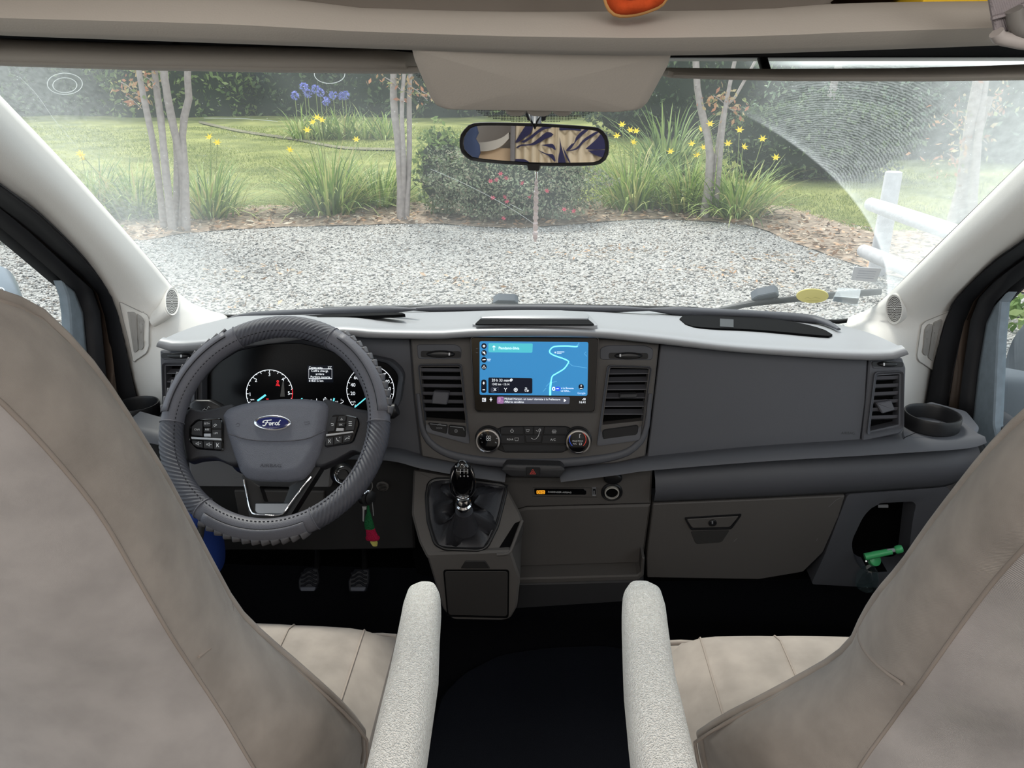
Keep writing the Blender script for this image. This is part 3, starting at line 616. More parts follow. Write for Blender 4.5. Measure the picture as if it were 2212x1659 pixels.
for k, (x0, x1, lab) in enumerate(((735, 1225, 'beige curtain with navy leaf print seen in the mirror, beside the cabinet'), (1225, 1900, 'beige curtain with navy leaf print seen at the right of the mirror'))):
    a, b = refl(x0, 400, YB), refl(x1, 400, YB); n = 40; rows = []
    for z in (.35, 1.0, 1.5, 1.95): rows.append([V((a.x + (b.x - a.x) * i / n, YB - .006 + .012 * math.sin(i * .8), z)) for i in range(n + 1)])
    o = loft('curtain', rows, CUR, thick=.004, sm=180, off=0); tag(o, lab, 'curtain')
    for lf in leaves[k]:
        bm = bmesh.new(); ps = cr(lf + lf[:1], 25)[:-1]; vv = [bm.verts.new(refl(x, y, YB + .014)) for x, y in ps]; q = [bm.verts.new(v.co + V((0, -.002, 0))) for v in vv]
        bm.faces.new(vv); bm.faces.new(q[::-1])
        for i in range(len(vv)): bm.faces.new((vv[i], vv[(i + 1) % len(vv)], q[(i + 1) % len(vv)], q[i]))
        mk('leaf_motif', bm, NAVY, o, 0)
a, b = refl(60, 300, YB), refl(700, 300, YB)
t = T('cabinet', 'pale wood cabinet with white curved edge seen at the left of the mirror', 'cabinet', ((a.x + b.x) / 2, YB, 0))
zc_ = refl(400, 440, YB).z; box('carcass', ((a.x + b.x) / 2, YB - .06, zc_ / 2), (abs(b.x - a.x) + .3, .08, zc_), M('pale_wood', (226, 198, 164), .5, .3, var=(6, .12)), t, bev=.004)
bm = bmesh.new(); up = [(180, 370), (350, 372), (480, 350), (580, 315), (660, 255)]; lo = [(180, 470), (350, 480), (480, 460), (580, 410), (660, 330)]
U_, L_ = [refl(x, y, YB + .0) for x, y in cr(up, 16)], [refl(x, y, YB + .0) for x, y in cr(lo, 16)]
loft_bm(bm, [U_, L_, [p + V((0, -.03, 0)) for p in L_], [p + V((0, -.03, 0)) for p in U_]], cv=True); mk('curved_edge', bm, M('white_edge', (226, 222, 212), .5, .3), t)
box('upright', (refl(710, 300, YB).x, YB - .02, 1.05), (.025, .06, 2.0), M('panel_grey', (140, 138, 140), .6, .3), t, bev=.003)
o = superloft('cushion', [(refl(190, y_, YB + .05), (h_, 0, 0), (0, .02, 0)) for y_, h_ in ((120, .01), (180, .04), (260, .05), (330, .035), (400, .055), (500, .06), (600, .04), (640, .01))], M('cushion_blue', (86, 100, 134), .9, .1), None)
tag(o, 'blue cushion at the left edge of the mirror image', 'cushion')

# ------------------------------------------------------------------ outdoors
ZG = -.70
def ter(y): return ZG + .035 * max(0.0, y - 13.0)
GRAV = M('gravel_bed', (136, 133, 128), .9, .2, bump=(30, 1.0, 'voronoi'), var=(45, .5, (190, 187, 182)))
LAWN = M('lawn', (112, 122, 72), .95, .1, bump=(40, .6), var=(.9, .28, (146, 148, 90)))
MULCH = M('mulch', (136, 118, 104), .95, .1, bump=(40, 1.0), var=(9, .35, (176, 158, 140)))
o = box('floor_gravel', (0, 1.0, ZG - .10), (60, 30, .20), GRAV, bev=0); o.name = 'gravel_ground'; S(o, 'grey gravel parking ground')
def gp(px, py): return atz(px, py, ZG)
bm = bmesh.new(); nx, ny = 50, 60; g = []
for j in range(ny + 1):
    y = 10.5 + 60 * (j / ny) ** 1.6
    g.append([(-45 + 90 * i / nx, y, ter(y) + .012 + .03 * math.sin(i * 1.7 + y) * (1 if y > 14 else 0)) for i in range(nx + 1)])
edge = cr([(-45, 12.6, 0), tuple(gp(0, 480)), tuple(gp(200, 478)), tuple(gp(420, 462)), tuple(gp(560, 452)), tuple(gp(900, 446)), tuple(gp(1250, 444)), tuple(gp(1640, 448)), tuple(gp(1760, 472)), tuple(gp(1880, 505)), tuple(gp(2060, 500)), tuple(gp(2300, 490)), (45, 9.6, 0)], 120)
ex = [e[0] for e in edge]; ey = [e[1] for e in edge]
g[0] = [(p[0], float(np.interp(p[0], ex, ey)), ZG + .008) for p in g[0]]
g[1] = [(p[0], max(p[1], g[0][i][1] + .4), p[2]) for i, p in enumerate(g[1])]
for j in range(2, ny + 1): g[j] = [(p[0], max(p[1], g[j - 1][i][1] + .05), p[2]) for i, p in enumerate(g[j])]
S(loft('lawn_ground', g, LAWN, sm=180), 'sunlit lawn rising to the hedges')
mul_t = [(2300, 485), (2060, 495), (1880, 498), (1760, 465), (1640, 440), (1250, 436), (900, 438), (560, 446), (420, 456), (200, 470), (60, 474)]
mul_b = [(2300, 640), (2050, 622), (1900, 590), (1800, 556), (1700, 520), (1640, 494), (1560, 482), (1400, 474), (1260, 484), (1100, 494), (930, 484), (760, 488), (600, 492), (420, 503), (300, 520), (120, 516), (40, 506)]
A = [gp(x, y) for x, y in cr(mul_t, 60)]; B = [gp(x, y) for x, y in cr(mul_b, 60)]
rows = [[a.lerp(b, f) + V((0, 0, .012 + .03 * math.sin(math.pi * f) + .008 * math.sin(i * 2.1 + f * 9))) for i, (a, b) in enumerate(zip(A, B))] for f in np.linspace(0, 1, 8)]
S(loft('mulch_bed', rows, MULCH, sm=180), 'brown mulch strip between gravel and lawn')
pth = [(430, 262), (520, 282), (640, 300), (740, 318), (860, 322)]
def lp(px, py):                                # onto the rising lawn
    n = V((0, -.035, 1)).normalized(); return hit(px, py, (0, 13, ZG), n)
rows = [[lp(x, y) + V((0, 0, .03)) for x, y in cr(pth, 20)], [lp(x, y + 5) + V((0, 0, .03)) for x, y in cr(pth, 20)]]
S(loft('footpath', rows, M('bare_earth', (122, 118, 98), .95, .1, var=(3, .3)), sm=180), 'bare earth track across the lawn')

# loose stones, dead leaves, grass blades
OCT = np.array([(1, 0, 0), (-1, 0, 0), (0, 1, 0), (0, -1, 0), (0, 0, 1), (0, 0, -1)], float)
OF = np.array([(0, 2, 4), (2, 1, 4), (1, 3, 4), (3, 0, 4), (2, 0, 5), (1, 2, 5), (3, 1, 5), (0, 3, 5)])
def stones(n, xy, r0, r1, zfun):
    sc = rng.uniform(r0, r1, (n, 1)) * rng.uniform(.6, 1.25, (n, 3)) * np.array([1, 1, .62]); a = rng.uniform(0, 6.28, n)
    v = OCT[None] * sc[:, None, :] * rng.uniform(.75, 1.2, (n, 6, 1)); c, s = np.cos(a)[:, None], np.sin(a)[:, None]
    x = v[..., 0] * c - v[..., 1] * s; y = v[..., 0] * s + v[..., 1] * c; til = rng.normal(0, .35, (n, 1))
    z = v[..., 2] + x * til
    P = np.stack([x + xy[:, :1], y + xy[:, 1:], z + zfun(xy)[:, None] + sc[:, 2:] * .35], -1)
    F = OF[None] + (np.arange(n) * 6)[:, None, None]; return P.reshape(-1, 3), F.reshape(-1, 3)
n = 62000; yy = 4.5 + 8.2 * rng.uniform(0, 1, n) ** .85; xx = rng.uniform(-1, 1, n) * (yy * .80 + .9)
bx = [p.x for p in B][::-1]; by = [p.y for p in B][::-1]
keep = yy < np.interp(xx, bx, by) + rng.normal(.03, .10, n); xy = np.c_[xx, yy][keep]
v_, f_ = stones(len(xy), xy, .010, .025, lambda q: np.full(len(q), ZG))
STONE = M('gravel_stone', (170, 166, 160), .8, .3, island=[(86, 86, 86), (128, 125, 122), (156, 153, 148), (182, 178, 173), (206, 203, 197), (140, 126, 114), (218, 216, 212)])
o = mkraw('loose_gravel', v_, f_, STONE); tag(o, 'grey and white crushed stones covering the parking ground', 'gravel', kind='stuff')
def cards(n, pos, size, flatn=0.0, asp=.45):
    d = rng.normal(0, 1, (n, 3)); d[:, 2] *= (1 - flatn); d /= np.linalg.norm(d, axis=1, keepdims=True)
    e = rng.normal(0, 1, (n, 3)); e[:, 2] *= (1 - flatn); e -= d * (e * d).sum(1, keepdims=True); e /= np.linalg.norm(e, axis=1, keepdims=True)
    s = size * rng.uniform(.6, 1.3, (n, 1)); nn = np.cross(d, e)
    P = np.stack([pos - d * s, pos + e * s * asp + nn * s * .12, pos + d * s, pos - e * s * asp + nn * s * .12], 1)
    F = np.arange(4)[None] + (np.arange(n) * 4)[:, None]; return P.reshape(-1, 3), F
n = 3400; ii = rng.integers(0, 59, n); ff = rng.uniform(0, 1, n) ** .7; An, Bn = np.array([tuple(a) for a in A]), np.array([tuple(b) for b in B])
pos = An[ii] * (1 - ff)[:, None] + Bn[ii] * ff[:, None] + rng.normal(0, .06, (n, 3)) * [1, 1, 0] + [0, 0, .05]
v_, f_ = cards(n, pos, .055, .8, .4)
tag(mkraw('dead_leaves', v_, f_, M('dead_leaf', (170, 120, 84), .9, .1, island=[(132, 106, 86), (176, 140, 110), (206, 176, 148), (150, 130, 114), (206, 192, 172), (120, 104, 90)])), 'brown dead leaves lying along the mulch bed', 'leaves', kind='stuff')
n = 300; c_ = np.array([tuple(gp(x, y)) for x, y in [(1240, 555), (1000, 612), (1620, 610), (1700, 560), (1560, 590), (480, 655), (1330, 545), (560, 590), (1770, 560)]]); pos = c_[rng.integers(0, len(c_), n)] + rng.normal(0, .22, (n, 3)) * [1.6, 1, 0] + [0, 0, .03]
v_, f_ = cards(n, pos, .04, .8, .35); tag(mkraw('leaf_litter', v_, f_, M('dead_leaf', (170, 120, 84))), 'scattered rusty leaf litter on the open gravel', 'leaves', kind='stuff')
n = 200000; y = 11.5 + 19 * rng.uniform(0, 1, n) ** 1.5; x = rng.uniform(-1, 1, n) * (y * .78 + 1); keep = y > np.interp(x, ex, ey) + rng.normal(.05, .08, n)
x, y = x[keep], y[keep]; n = len(x); z = ZG + .035 * np.maximum(0, y - 13); h = rng.uniform(.03, .07, n); a = rng.uniform(0, 6.28, n); w = .003 + y * .0003; lx, ly = rng.normal(0, .03, n), rng.normal(0, .03, n)
P = np.stack([np.c_[x - np.cos(a) * w, y - np.sin(a) * w, z], np.c_[x + np.cos(a) * w, y + np.sin(a) * w, z], np.c_[x + lx, y + ly, z + h]], 1).reshape(-1, 3)
tag(mkraw('lawn_grass', P, np.arange(3 * n).reshape(-1, 3), M('grass_blade', (150, 168, 76), .9, .1, island=[(96, 112, 60), (124, 138, 72), (154, 164, 90), (176, 176, 118)], trans=.35)), 'short yellow green lawn grass', 'grass', kind='stuff')

LEAFD = M('leaf_dark', (70, 92, 62), .7, .3, island=[(44, 60, 44), (66, 86, 58), (92, 112, 74), (120, 136, 96)], trans=.25)
LEAFB = M('leaf_bluegreen', (92, 116, 96), .7, .3, island=[(60, 84, 70), (92, 118, 96), (128, 148, 122), (152, 168, 140)], trans=.25)
LEAFG = M('leaf_mid', (106, 130, 78), .7, .3, island=[(72, 96, 54), (104, 128, 72), (136, 158, 92), (160, 172, 116)], trans=.3)
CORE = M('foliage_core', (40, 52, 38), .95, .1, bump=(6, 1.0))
BARK = M('bark_grey', (158, 148, 142), .9, .2, bump=(60, .8), var=(16, .18))
def blob(c, r, n, seed):
    q = np.random.default_rng(seed); d = q.normal(0, 1, (n, 3)); d /= np.linalg.norm(d, axis=1, keepdims=True); rad = q.uniform(.62, 1.0, (n, 1)) ** .5
    lump = 1 + .16 * np.sin(d[:, :1] * 7 + seed) * np.cos(d[:, 1:2] * 6) + .10 * np.sin(d[:, 2:] * 11 + seed)
    return np.array(c) + d * rad * lump * np.array(r)
def shrub(name, label, cat, c, r, n, size, m, group=None, core=.8, seed=1, par=None):
    t = par or T(name, label, cat, (c[0], c[1], c[2] - r[2]), group)
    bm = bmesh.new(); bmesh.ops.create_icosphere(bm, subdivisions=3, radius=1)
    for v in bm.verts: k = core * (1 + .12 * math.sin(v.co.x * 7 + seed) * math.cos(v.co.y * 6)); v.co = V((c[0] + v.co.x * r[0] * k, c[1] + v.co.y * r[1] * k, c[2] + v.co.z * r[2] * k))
    mk('blocking_core', bm, CORE, t, 180)  # solid dark core added inside the leaves to block the sky
    p = blob(c, r, n, seed); p = p[p[:, 2] > c[2] - r[2] * .97]; v_, f_ = cards(len(p), p, size)
    o = mkraw('foliage', v_, f_, m, t); o['kind'] = 'stuff'; return t
i = 0
HL = ['dark evergreen shrub of the far hedge nearest the driver side pillar', 'dark far hedge shrub in the gap between pillar and five stem tree', 'lighter green far hedge shrub seen through the five stem tree', 'dark far hedge shrub between the five stem tree and the violet flowers', 'dark far hedge shrub standing behind the violet blue flowers', 'lighter green far hedge shrub behind the pale speckled tree']
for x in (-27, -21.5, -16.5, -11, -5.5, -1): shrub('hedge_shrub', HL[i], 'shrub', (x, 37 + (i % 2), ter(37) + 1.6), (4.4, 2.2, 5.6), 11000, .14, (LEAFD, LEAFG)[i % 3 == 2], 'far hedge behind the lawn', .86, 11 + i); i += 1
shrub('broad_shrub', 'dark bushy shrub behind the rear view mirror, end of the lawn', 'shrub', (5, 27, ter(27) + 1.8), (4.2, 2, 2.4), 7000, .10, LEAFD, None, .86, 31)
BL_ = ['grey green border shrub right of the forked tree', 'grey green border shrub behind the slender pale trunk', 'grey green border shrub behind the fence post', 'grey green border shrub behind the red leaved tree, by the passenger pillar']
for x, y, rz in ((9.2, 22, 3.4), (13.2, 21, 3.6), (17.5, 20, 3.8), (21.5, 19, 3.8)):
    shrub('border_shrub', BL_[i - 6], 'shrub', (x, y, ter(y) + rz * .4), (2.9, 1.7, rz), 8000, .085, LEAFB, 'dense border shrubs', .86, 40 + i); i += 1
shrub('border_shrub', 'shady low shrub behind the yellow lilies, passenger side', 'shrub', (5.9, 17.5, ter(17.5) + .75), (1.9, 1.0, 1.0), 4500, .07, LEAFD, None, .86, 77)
def tree(name, label, Y, stems, crown, twigs, seed, leafm):
    base = gp(*stems[0][0][0]); t = T(name, label, 'tree', (base.x, base.y, ter(base.y)))
    for pts, w in stems:
        d = aty(pts[0][0], pts[0][1], Y); k = (Y * .93) / F_PX * .5
        P = [aty(x, y, Y + .12 * math.sin(j + len(pts) + w)) for j, (x, y) in enumerate(pts)]; P[0].z = ter(Y) - .05
        e = P[-1] + (P[-1] - P[-2]).normalized() * .9 + V((.1, .1, .4)); P.append(e)
        n = 14; Q = cr(P, n); tube('trunk', Q, [w * k * (1 - .45 * j / n) * (1 + .06 * math.sin(j * 2.2)) for j in range(n)], BARK, t, 9)
    q = np.random.default_rng(seed)
    for c, r_, n in twigs:
        p = np.array(tuple(aty(c[0], c[1], Y))) + q.normal(0, 1, (n, 3)) * np.array(r_); v_, f_ = cards(n, p, .05); o = mkraw('twig_leaves', v_, f_, leafm, t); o['kind'] = 'stuff'
        tube('twig', [aty(c[0] + 22, c[1] + 20, Y), aty(c[0], c[1], Y), aty(c[0] - 14, c[1] - 8, Y)], .008, BARK, t, 5)
    p = blob(tuple(crown[0]), crown[1], 420, seed); v_, f_ = cards(len(p), p, .09); o = mkraw('crown', v_, f_, leafm, t); o['kind'] = 'stuff'
    return t
LEAFR = M('leaf_reddish', (150, 120, 84), .7, .3, island=[(120, 140, 80), (170, 108, 84), (196, 140, 104), (150, 160, 100), (206, 176, 140)], trans=.3)
def up(px, py, Y, dz): p = aty(px, py, Y); return (p.x, p.y, p.z + dz)
Y1 = gp(385, 500).y; Y2 = gp(872, 474).y; Y3 = gp(1530, 470).y; Y4 = gp(2070, 485).y
tree('multi_stem_tree', 'grey barked tree with five slim trunks by the gravel, driver side', Y1,
     [([(395, 503), (396, 380), (376, 280), (362, 210), (355, 150)], 21), ([(352, 478), (336, 340), (317, 240), (300, 150)], 17), ([(372, 496), (358, 370), (348, 260), (334, 150)], 19), ([(376, 488), (382, 330), (368, 240), (350, 150)], 16), ([(402, 505), (400, 390), (394, 280), (408, 215), (405, 150)], 20)],
     (up(350, 150, Y1, 1.5), (1.3, 1.0, .8)), [((275, 185), (.10, .08, .07), 26), ((300, 205), (.10, .08, .08), 26), ((322, 170), (.14, .08, .10), 46), ((285, 215), (.08, .06, .04), 14)], 3, LEAFR)
tree('multi_stem_tree', 'pale speckled tree with slim trunks left of the rear view mirror', Y2,
     [([(866, 476), (864, 350), (852, 240), (850, 160)], 20), ([(877, 474), (884, 330), (884, 220), (886, 165)], 14), ([(870, 472), (872, 340), (868, 250), (872, 170)], 12)], (up(865, 150, Y2, 1.5), (1.0, .9, .8)), [((900, 195), (.16, .1, .12), 40), ((845, 175), (.15, .1, .08), 30), ((925, 205), (.1, .08, .06), 16)], 5, LEAFR)
tree('multi_stem_tree', 'forked grey tree rising from the lilies right of the mirror', Y3,
     [([(1521, 471), (1534, 340), (1518, 250), (1506, 185)], 20), ([(1545, 468), (1556, 340), (1566, 240), (1575, 190)], 12), ([(1540, 340), (1560, 250), (1585, 215)], 9)], (up(1530, 170, Y3, 1.5), (1.0, .9, .8)), [((1555, 215), (.14, .1, .1), 50), ((1585, 240), (.14, .1, .1), 36)], 6, LEAFR)
tree('multi_stem_tree', 'hazy grey tree with red tinged leaves behind the timber fence', Y4,
     [([(2072, 484), (2088, 330), (2112, 180)], 30), ([(2100, 484), (2110, 330), (2128, 180)], 20), ([(2055, 482), (2065, 440), (2078, 400)], 22)], (up(2110, 180, Y4, 1.3), (1.2, .9, .8)), [((2060, 340), (.22, .12, .2), 60), ((2110, 290), (.2, .12, .2), 50), ((2140, 230), (.2, .12, .2), 50), ((2050, 260), (.2, .1, .15), 30)], 8, LEAFR)
tree('slender_tree', 'slender pale trunk in the shade behind the lilies and the fence post', 18.0, [([(1768, 345), (1782, 270), (1800, 190)], 22)], (up(1800, 180, 18, 1.8), (1.4, 1, .9)), [], 9, LEAFB)

LILY = M('lily_leaf', (120, 148, 74), .6, .3, island=[(78, 104, 52), (112, 140, 68), (142, 166, 84), (172, 186, 112), (186, 172, 120)], trans=.3)
YEL = M('lily_petal', (255, 226, 66), .6, .3, trans=.3); STALK = M('flower_stalk', (140, 150, 92), .7, .2)
def strap_leaves(c, n, L0, L1, w, m, t, seed, spread=1.0):
    q = np.random.default_rng(seed); V_, F_ = [], []
    for k in range(n):
        a = q.uniform(0, 6.28); L = q.uniform(L0, L1); e = q.uniform(.40, 1.42); d = np.array([math.cos(a), math.sin(a), 0]); s = np.array([-d[1], d[0], 0]); b = np.array(c) + d * q.uniform(0, .22) * spread + s * q.normal(0, .08)
        base = len(V_); ns = 5; droop = q.uniform(.5, 1.5); p = b.copy()
        for j in range(ns + 1):
            f = j / ns; th = e - droop * f ** 1.4; ww = w * (1 - f) ** .6 + .001
            V_ += [p - s * ww, p + s * ww]; p = p + (d * math.cos(th) + np.array([0, 0, math.sin(th)])) * L / ns
        for j in range(ns): F_.append((base + 2 * j, base + 2 * j + 1, base + 2 * j + 3, base + 2 * j + 2))
    o = mkraw('leaves', V_, F_, m, t, True); o['kind'] = 'stuff'; return o
def flower(P, r_, m, par, seed):
    q = np.random.default_rng(seed); bm = bmesh.new(); ax = V((q.normal(0, .4), -.8, .7)).normalized(); a = ax.cross(V((0, 0, 1))).normalized(); b = ax.cross(a)
    for k in range(6):
        th = k * math.pi / 3; d = a * math.cos(th) + b * math.sin(th); s = ax.cross(d)
        vs_ = [P, P + ax * r_ * .6 + d * r_ * .35 + s * r_ * .2, P + ax * r_ * .85 + d * r_ * .95, P + ax * r_ * .6 + d * r_ * .35 - s * r_ * .2]; v4 = [bm.verts.new(x) for x in vs_]; bm.faces.new(v4)
    return mk('flower', bm, m, par, 0)
def lily(label, px, py, fl, seed, n=260, L=(.75, 1.2)):
    c = gp(px, py); t = T('daylily_clump', label, 'lily', (c.x, c.y, ZG), 'daylily clumps along the gravel')
    strap_leaves((c.x, c.y, ZG + .02), n, L[0], L[1], .017, LILY, t, seed, 2.3)
    for k, (x, y) in enumerate(fl):
        e = aty(x, y, c.y - .05 + .03 * (k % 4)); b = V((c.x + (e.x - c.x) * .25, c.y, ZG)); s = tube('flower_stalk', cr([b, b.lerp(e, .55) + V((0, 0, .06)), e], 8), .006, STALK, t, 5)
        flower(e, .078, YEL, s, seed * 10 + k)
lily('green daylily clump half behind the five stem tree, gravel side', 300, 470, [(177, 334), (185, 345)], 21)
lily('green daylily clump right of the five stem tree', 455, 470, [(455, 300), (470, 312)], 22)
lily('wide daylily clump with one tall yellow stalk, centre of the driver side', 715, 463, [(686, 258), (678, 268), (694, 263), (625, 327), (664, 285)], 23, 340, (.85, 1.45))
lily('daylily clump at the foot of the pale speckled tree', 815, 446, [(770, 305)], 24)
lily('daylily clump right of the mirror with several yellow flowers', 1365, 452, [(1334, 297), (1344, 273), (1375, 287), (1361, 285), (1366, 311)], 25, 320, (.85, 1.4))
lily('daylily clump at the foot of the forked tree', 1480, 456, [(1449, 331), (1496, 314), (1512, 283), (1507, 338), (1519, 322)], 26, 300)
lily('daylily clump last in the row, yellow flowers leaning towards the fence', 1590, 470, [(1533, 272), (1597, 285), (1573, 314), (1604, 321), (1647, 304), (1676, 344)], 27, 320)
lily('pale daylily clump at the end of the row beside the driver side pillar', 205, 470, [(176, 338)], 28)
LEAFS = M('leaf_sage', (120, 134, 108), .7, .3, island=[(88, 104, 78), (120, 136, 106), (150, 160, 130), (176, 180, 152), (140, 124, 108)], trans=.3)
# flowering bush below the mirror
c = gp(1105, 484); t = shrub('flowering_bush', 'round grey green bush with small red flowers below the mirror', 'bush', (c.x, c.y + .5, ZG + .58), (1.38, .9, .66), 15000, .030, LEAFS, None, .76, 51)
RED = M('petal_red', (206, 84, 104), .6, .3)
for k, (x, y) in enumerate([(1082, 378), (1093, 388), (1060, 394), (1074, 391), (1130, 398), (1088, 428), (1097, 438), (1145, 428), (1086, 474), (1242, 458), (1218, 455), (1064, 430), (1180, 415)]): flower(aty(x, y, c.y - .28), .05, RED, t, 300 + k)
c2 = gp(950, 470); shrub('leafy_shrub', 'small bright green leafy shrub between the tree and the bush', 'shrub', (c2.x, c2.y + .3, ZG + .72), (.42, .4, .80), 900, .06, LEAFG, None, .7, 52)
# agapanthus and yucca farther off
Ya = 26.0; z0 = ter(Ya); a_ = aty(740, 260, Ya); t = T('agapanthus_clump', 'strappy clump with violet blue flower heads beyond the lawn', 'flowers', (a_.x, Ya, z0))
for k in range(5): strap_leaves((a_.x - 1.4 + .7 * k, Ya + .2 * (k % 2), z0), 70, .8, 1.3, .03, LILY, t, 60 + k, 2.5)
VIO = M('petal_violet', (134, 140, 214), .7, .2)
for k, (x, y) in enumerate([(657, 188), (637, 206), (682, 193), (692, 200), (704, 219), (739, 208), (746, 206), (720, 205), (665, 202)]):
    e = aty(x, y, Ya); s = tube('flower_stalk', [V((e.x, Ya, z0)), e], .012, STALK, t, 5); bm = bmesh.new(); bmesh.ops.create_icosphere(bm, subdivisions=2, radius=.10)
    for i, v in enumerate(bm.verts): v.co = v.co * (1 + .35 * ((i * 7919) % 13 / 13 - .5)) + e
    bm.free(); q = np.random.default_rng(k); d = q.normal(0, 1, (70, 3)); d /= np.linalg.norm(d, axis=1, keepdims=True); v_, f_ = cards(70, np.array(tuple(e)) + d * .12, .05); mkraw('flower_head', v_, f_, VIO, s)
a_ = aty(1450, 215, 18); t = T('spiky_plant', 'spiky palm like plant behind the forked tree', 'plant', (a_.x, 18, ter(18))); strap_leaves((a_.x, 18, ter(18)), 150, 1.3, 2.1, .028, LEAFG, t, 70, 2.0)
# timber fence
WOOD = M('weathered_timber', (182, 180, 182), .85, .2, bump=(50, .7), var=(14, .12))
t = T('timber_fence', 'weathered white round timber rail fence on the passenger side', 'fence', gp(1893, 592))
pb = gp(1893, 592); pt = aty(1932, 372, pb.y); lathe('post', (pb.x, pb.y, ZG - .05), (0, 0, 1), [(.098, 0), (.094, .5), (.09, pt.z - ZG), (.086, pt.z - ZG + .05), (.07, pt.z - ZG + .06)], WOOD, t, 16)
for (a, b, yy, far) in (((1884, 442), (2068, 505), pb.y - .16, 2.2), ((1868, 543), (1985, 592), pb.y - .16, 1.6)):
    p = aty(a[0], a[1], yy); q = atz(b[0], b[1], p.z); e = p + (q - p) * far; p0 = p - (q - p).normalized() * .04
    P = [p0.lerp(e, f) for f in np.linspace(0, 1, 8)]; tube('rail', P, [.072, .078, .078, .076, .077, .078, .076, .075], WOOD, t, 14)
v_, f_ = cards(260, np.array(tuple(gp(2190, 700))) + rng.normal(0, .3, (260, 3)) * [1, 1.2, .15] + [0, 0, .12], .06); t = T('weed_patch', 'low green weeds beside the fence, seen through the passenger window', 'weeds', gp(2190, 700)); o = mkraw('foliage', v_, f_, LEAFG, t); o['kind'] = 'stuff'
v_, f_ = cards(500, np.array(tuple(gp(15, 515))) + rng.normal(0, .3, (500, 3)) * [2.0, 1.0, .2] + [0, 0, .15], .07); t = T('weed_patch', 'low green weeds at the gravel edge, seen through the driver window', 'weeds', gp(15, 515)); o = mkraw('foliage', v_, f_, LEAFG, t); o['kind'] = 'stuff'

# door mirrors outside
MH = M('mirror_housing_silver', (150, 158, 166), .35, .5, metal=.3); MD = M('mirror_housing_grey', (86, 92, 98), .6, .3)
t = T('door_mirror', 'silver door mirror outside the driver window', 'mirror', (-1.25, 1.45, .75))
c = atx(-28, 678, -1.22)
superloft('housing', [(c + V((-.20, .0, .0)), (0, .03, 0), (0, 0, .06)), (c + V((-.17, 0, 0)), (0, .07, 0), (0, 0, .12)), (c + V((-.02, 0, 0)), (0, .08, 0), (0, 0, .13)), (c + V((.04, 0, -.01)), (0, .07, 0), (0, 0, .11)), (c + V((.075, 0, -.03)), (0, .03, 0), (0, 0, .05))], MH, t, e=3)
tube('seam_line', [c + V((.02, -.082 + .0, .09)), c + V((.03, -.084, .0)), c + V((.03, -.07, -.09))], .004, MD, t, 6)
superloft('mirror_arm', [(c + V((.04, .02, -.10)), (0, .03, 0), (0, 0, .03)), ((-.985, c.y + .06, c.z - .16), (0, .035, 0), (0, 0, .035))], MD, t, seg=14)
slab('mirror_glass', [(-60, 620), (4, 622), (14, 640), (8, 690), (-60, 700)], PL(c + V((-.05, -.083, 0)), (.12, -1, 0)), 0, .006, M('mirror_silver', (236, 238, 240)), t, r=6)
t = T('door_mirror', 'dark grey door mirror outside the passenger window, blue strap tied round it', 'mirror', (1.25, 1.45, .75))
c = atx(2240, 770, 1.22); c2 = atx(2165, 900, 1.06)
superloft('housing', [(c + V((-.05, 0, -.11)), (0, .02, 0), (.03, 0, .06)), (c + V((-.035, 0, -.06)), (0, .06, 0), (0, 0, .12)), (c + V((.03, 0, .03)), (0, .075, 0), (0, 0, .16)), (c + V((.16, 0, .05)), (0, .08, 0), (0, 0, .17)), (c + V((.20, 0, .05)), (0, .03, 0), (0, 0, .09))], MD, t, e=3)
superloft('mirror_foot', [(c2 + V((-.09, .02, 0)), (0, .05, 0), (0, 0, .105)), (c2 + V((.0, 0, 0)), (0, .055, 0), (0, 0, .11)), (c2 + V((.06, 0, .0)), (0, .05, 0), (0, 0, .10)), (c2 + V((.10, 0, .03)), (0, .04, 0), (0, 0, .07))], MD, t, e=4)
t2 = T('strap', 'bright blue strap hanging over the passenger door mirror', 'strap', c2)
bl = M('strap_blue', (86, 146, 206), .8, .2)
P = [atx(x, y, 1.10) + V((0, dy, 0)) for x, y, dy in ((2172, 822, .03), (2190, 828, -.05), (2202, 850, -.06), (2203, 880, -.06), (2204, 915, -.06))]
tube('band', cr(P, 14), .016, bl, t2, 8, flat=((1, 0, 0), .9))
tube('net', [p + V((-.026, .004, -.03)) for p in P[2:]] + [P[-1] + V((-.02, 0, -.06))], .012, M('strap_net', (168, 196, 120), .8, .2, bump=(200, 1, 'wave')), t2, 8)

# ------------------------------------------------------------------ dashboard
FP = PL((0, 1.385, .75), (0, -math.cos(R(10)), math.sin(R(10))))
LW = PL((0, 1.40, .58), (0, -1, -.13))
DB = T('dashboard', 'wide dark grey plastic dashboard across the van under the windscreen', 'dashboard', (0, 1.5, .55))
lipbot = [(343, 748), (362, 756), (418, 758), (560, 745), (724, 724), (792, 729), (890, 731), (960, 731), (1020, 727), (1155, 727), (1290, 729), (1425, 742), (1584, 759), (1767, 772), (1874, 777), (1942, 773), (1958, 764)]
liptop = [(345, 736), (366, 741), (418, 740), (560, 725), (724, 711), (808, 716), (890, 718), (960, 718), (1020, 714), (1155, 712), (1290, 715), (1425, 728), (1584, 747), (1767, 759), (1877, 763), (1930, 761), (1954, 753)]
back = [(478, 692), (486, 688), (520, 681), (600, 676), (724, 671), (800, 669), (890, 667), (960, 666), (1040, 665), (1155, 664), (1290, 666), (1425, 669), (1560, 674), (1680, 682), (1765, 690), (1800, 697), (1812, 702)]
nC = 60
def rowy(pts, y, dy=0, dz=0): return [V(p) + V((0, dy, dz)) for p in cr([aty(a, b, y) for a, b in pts], nC)]
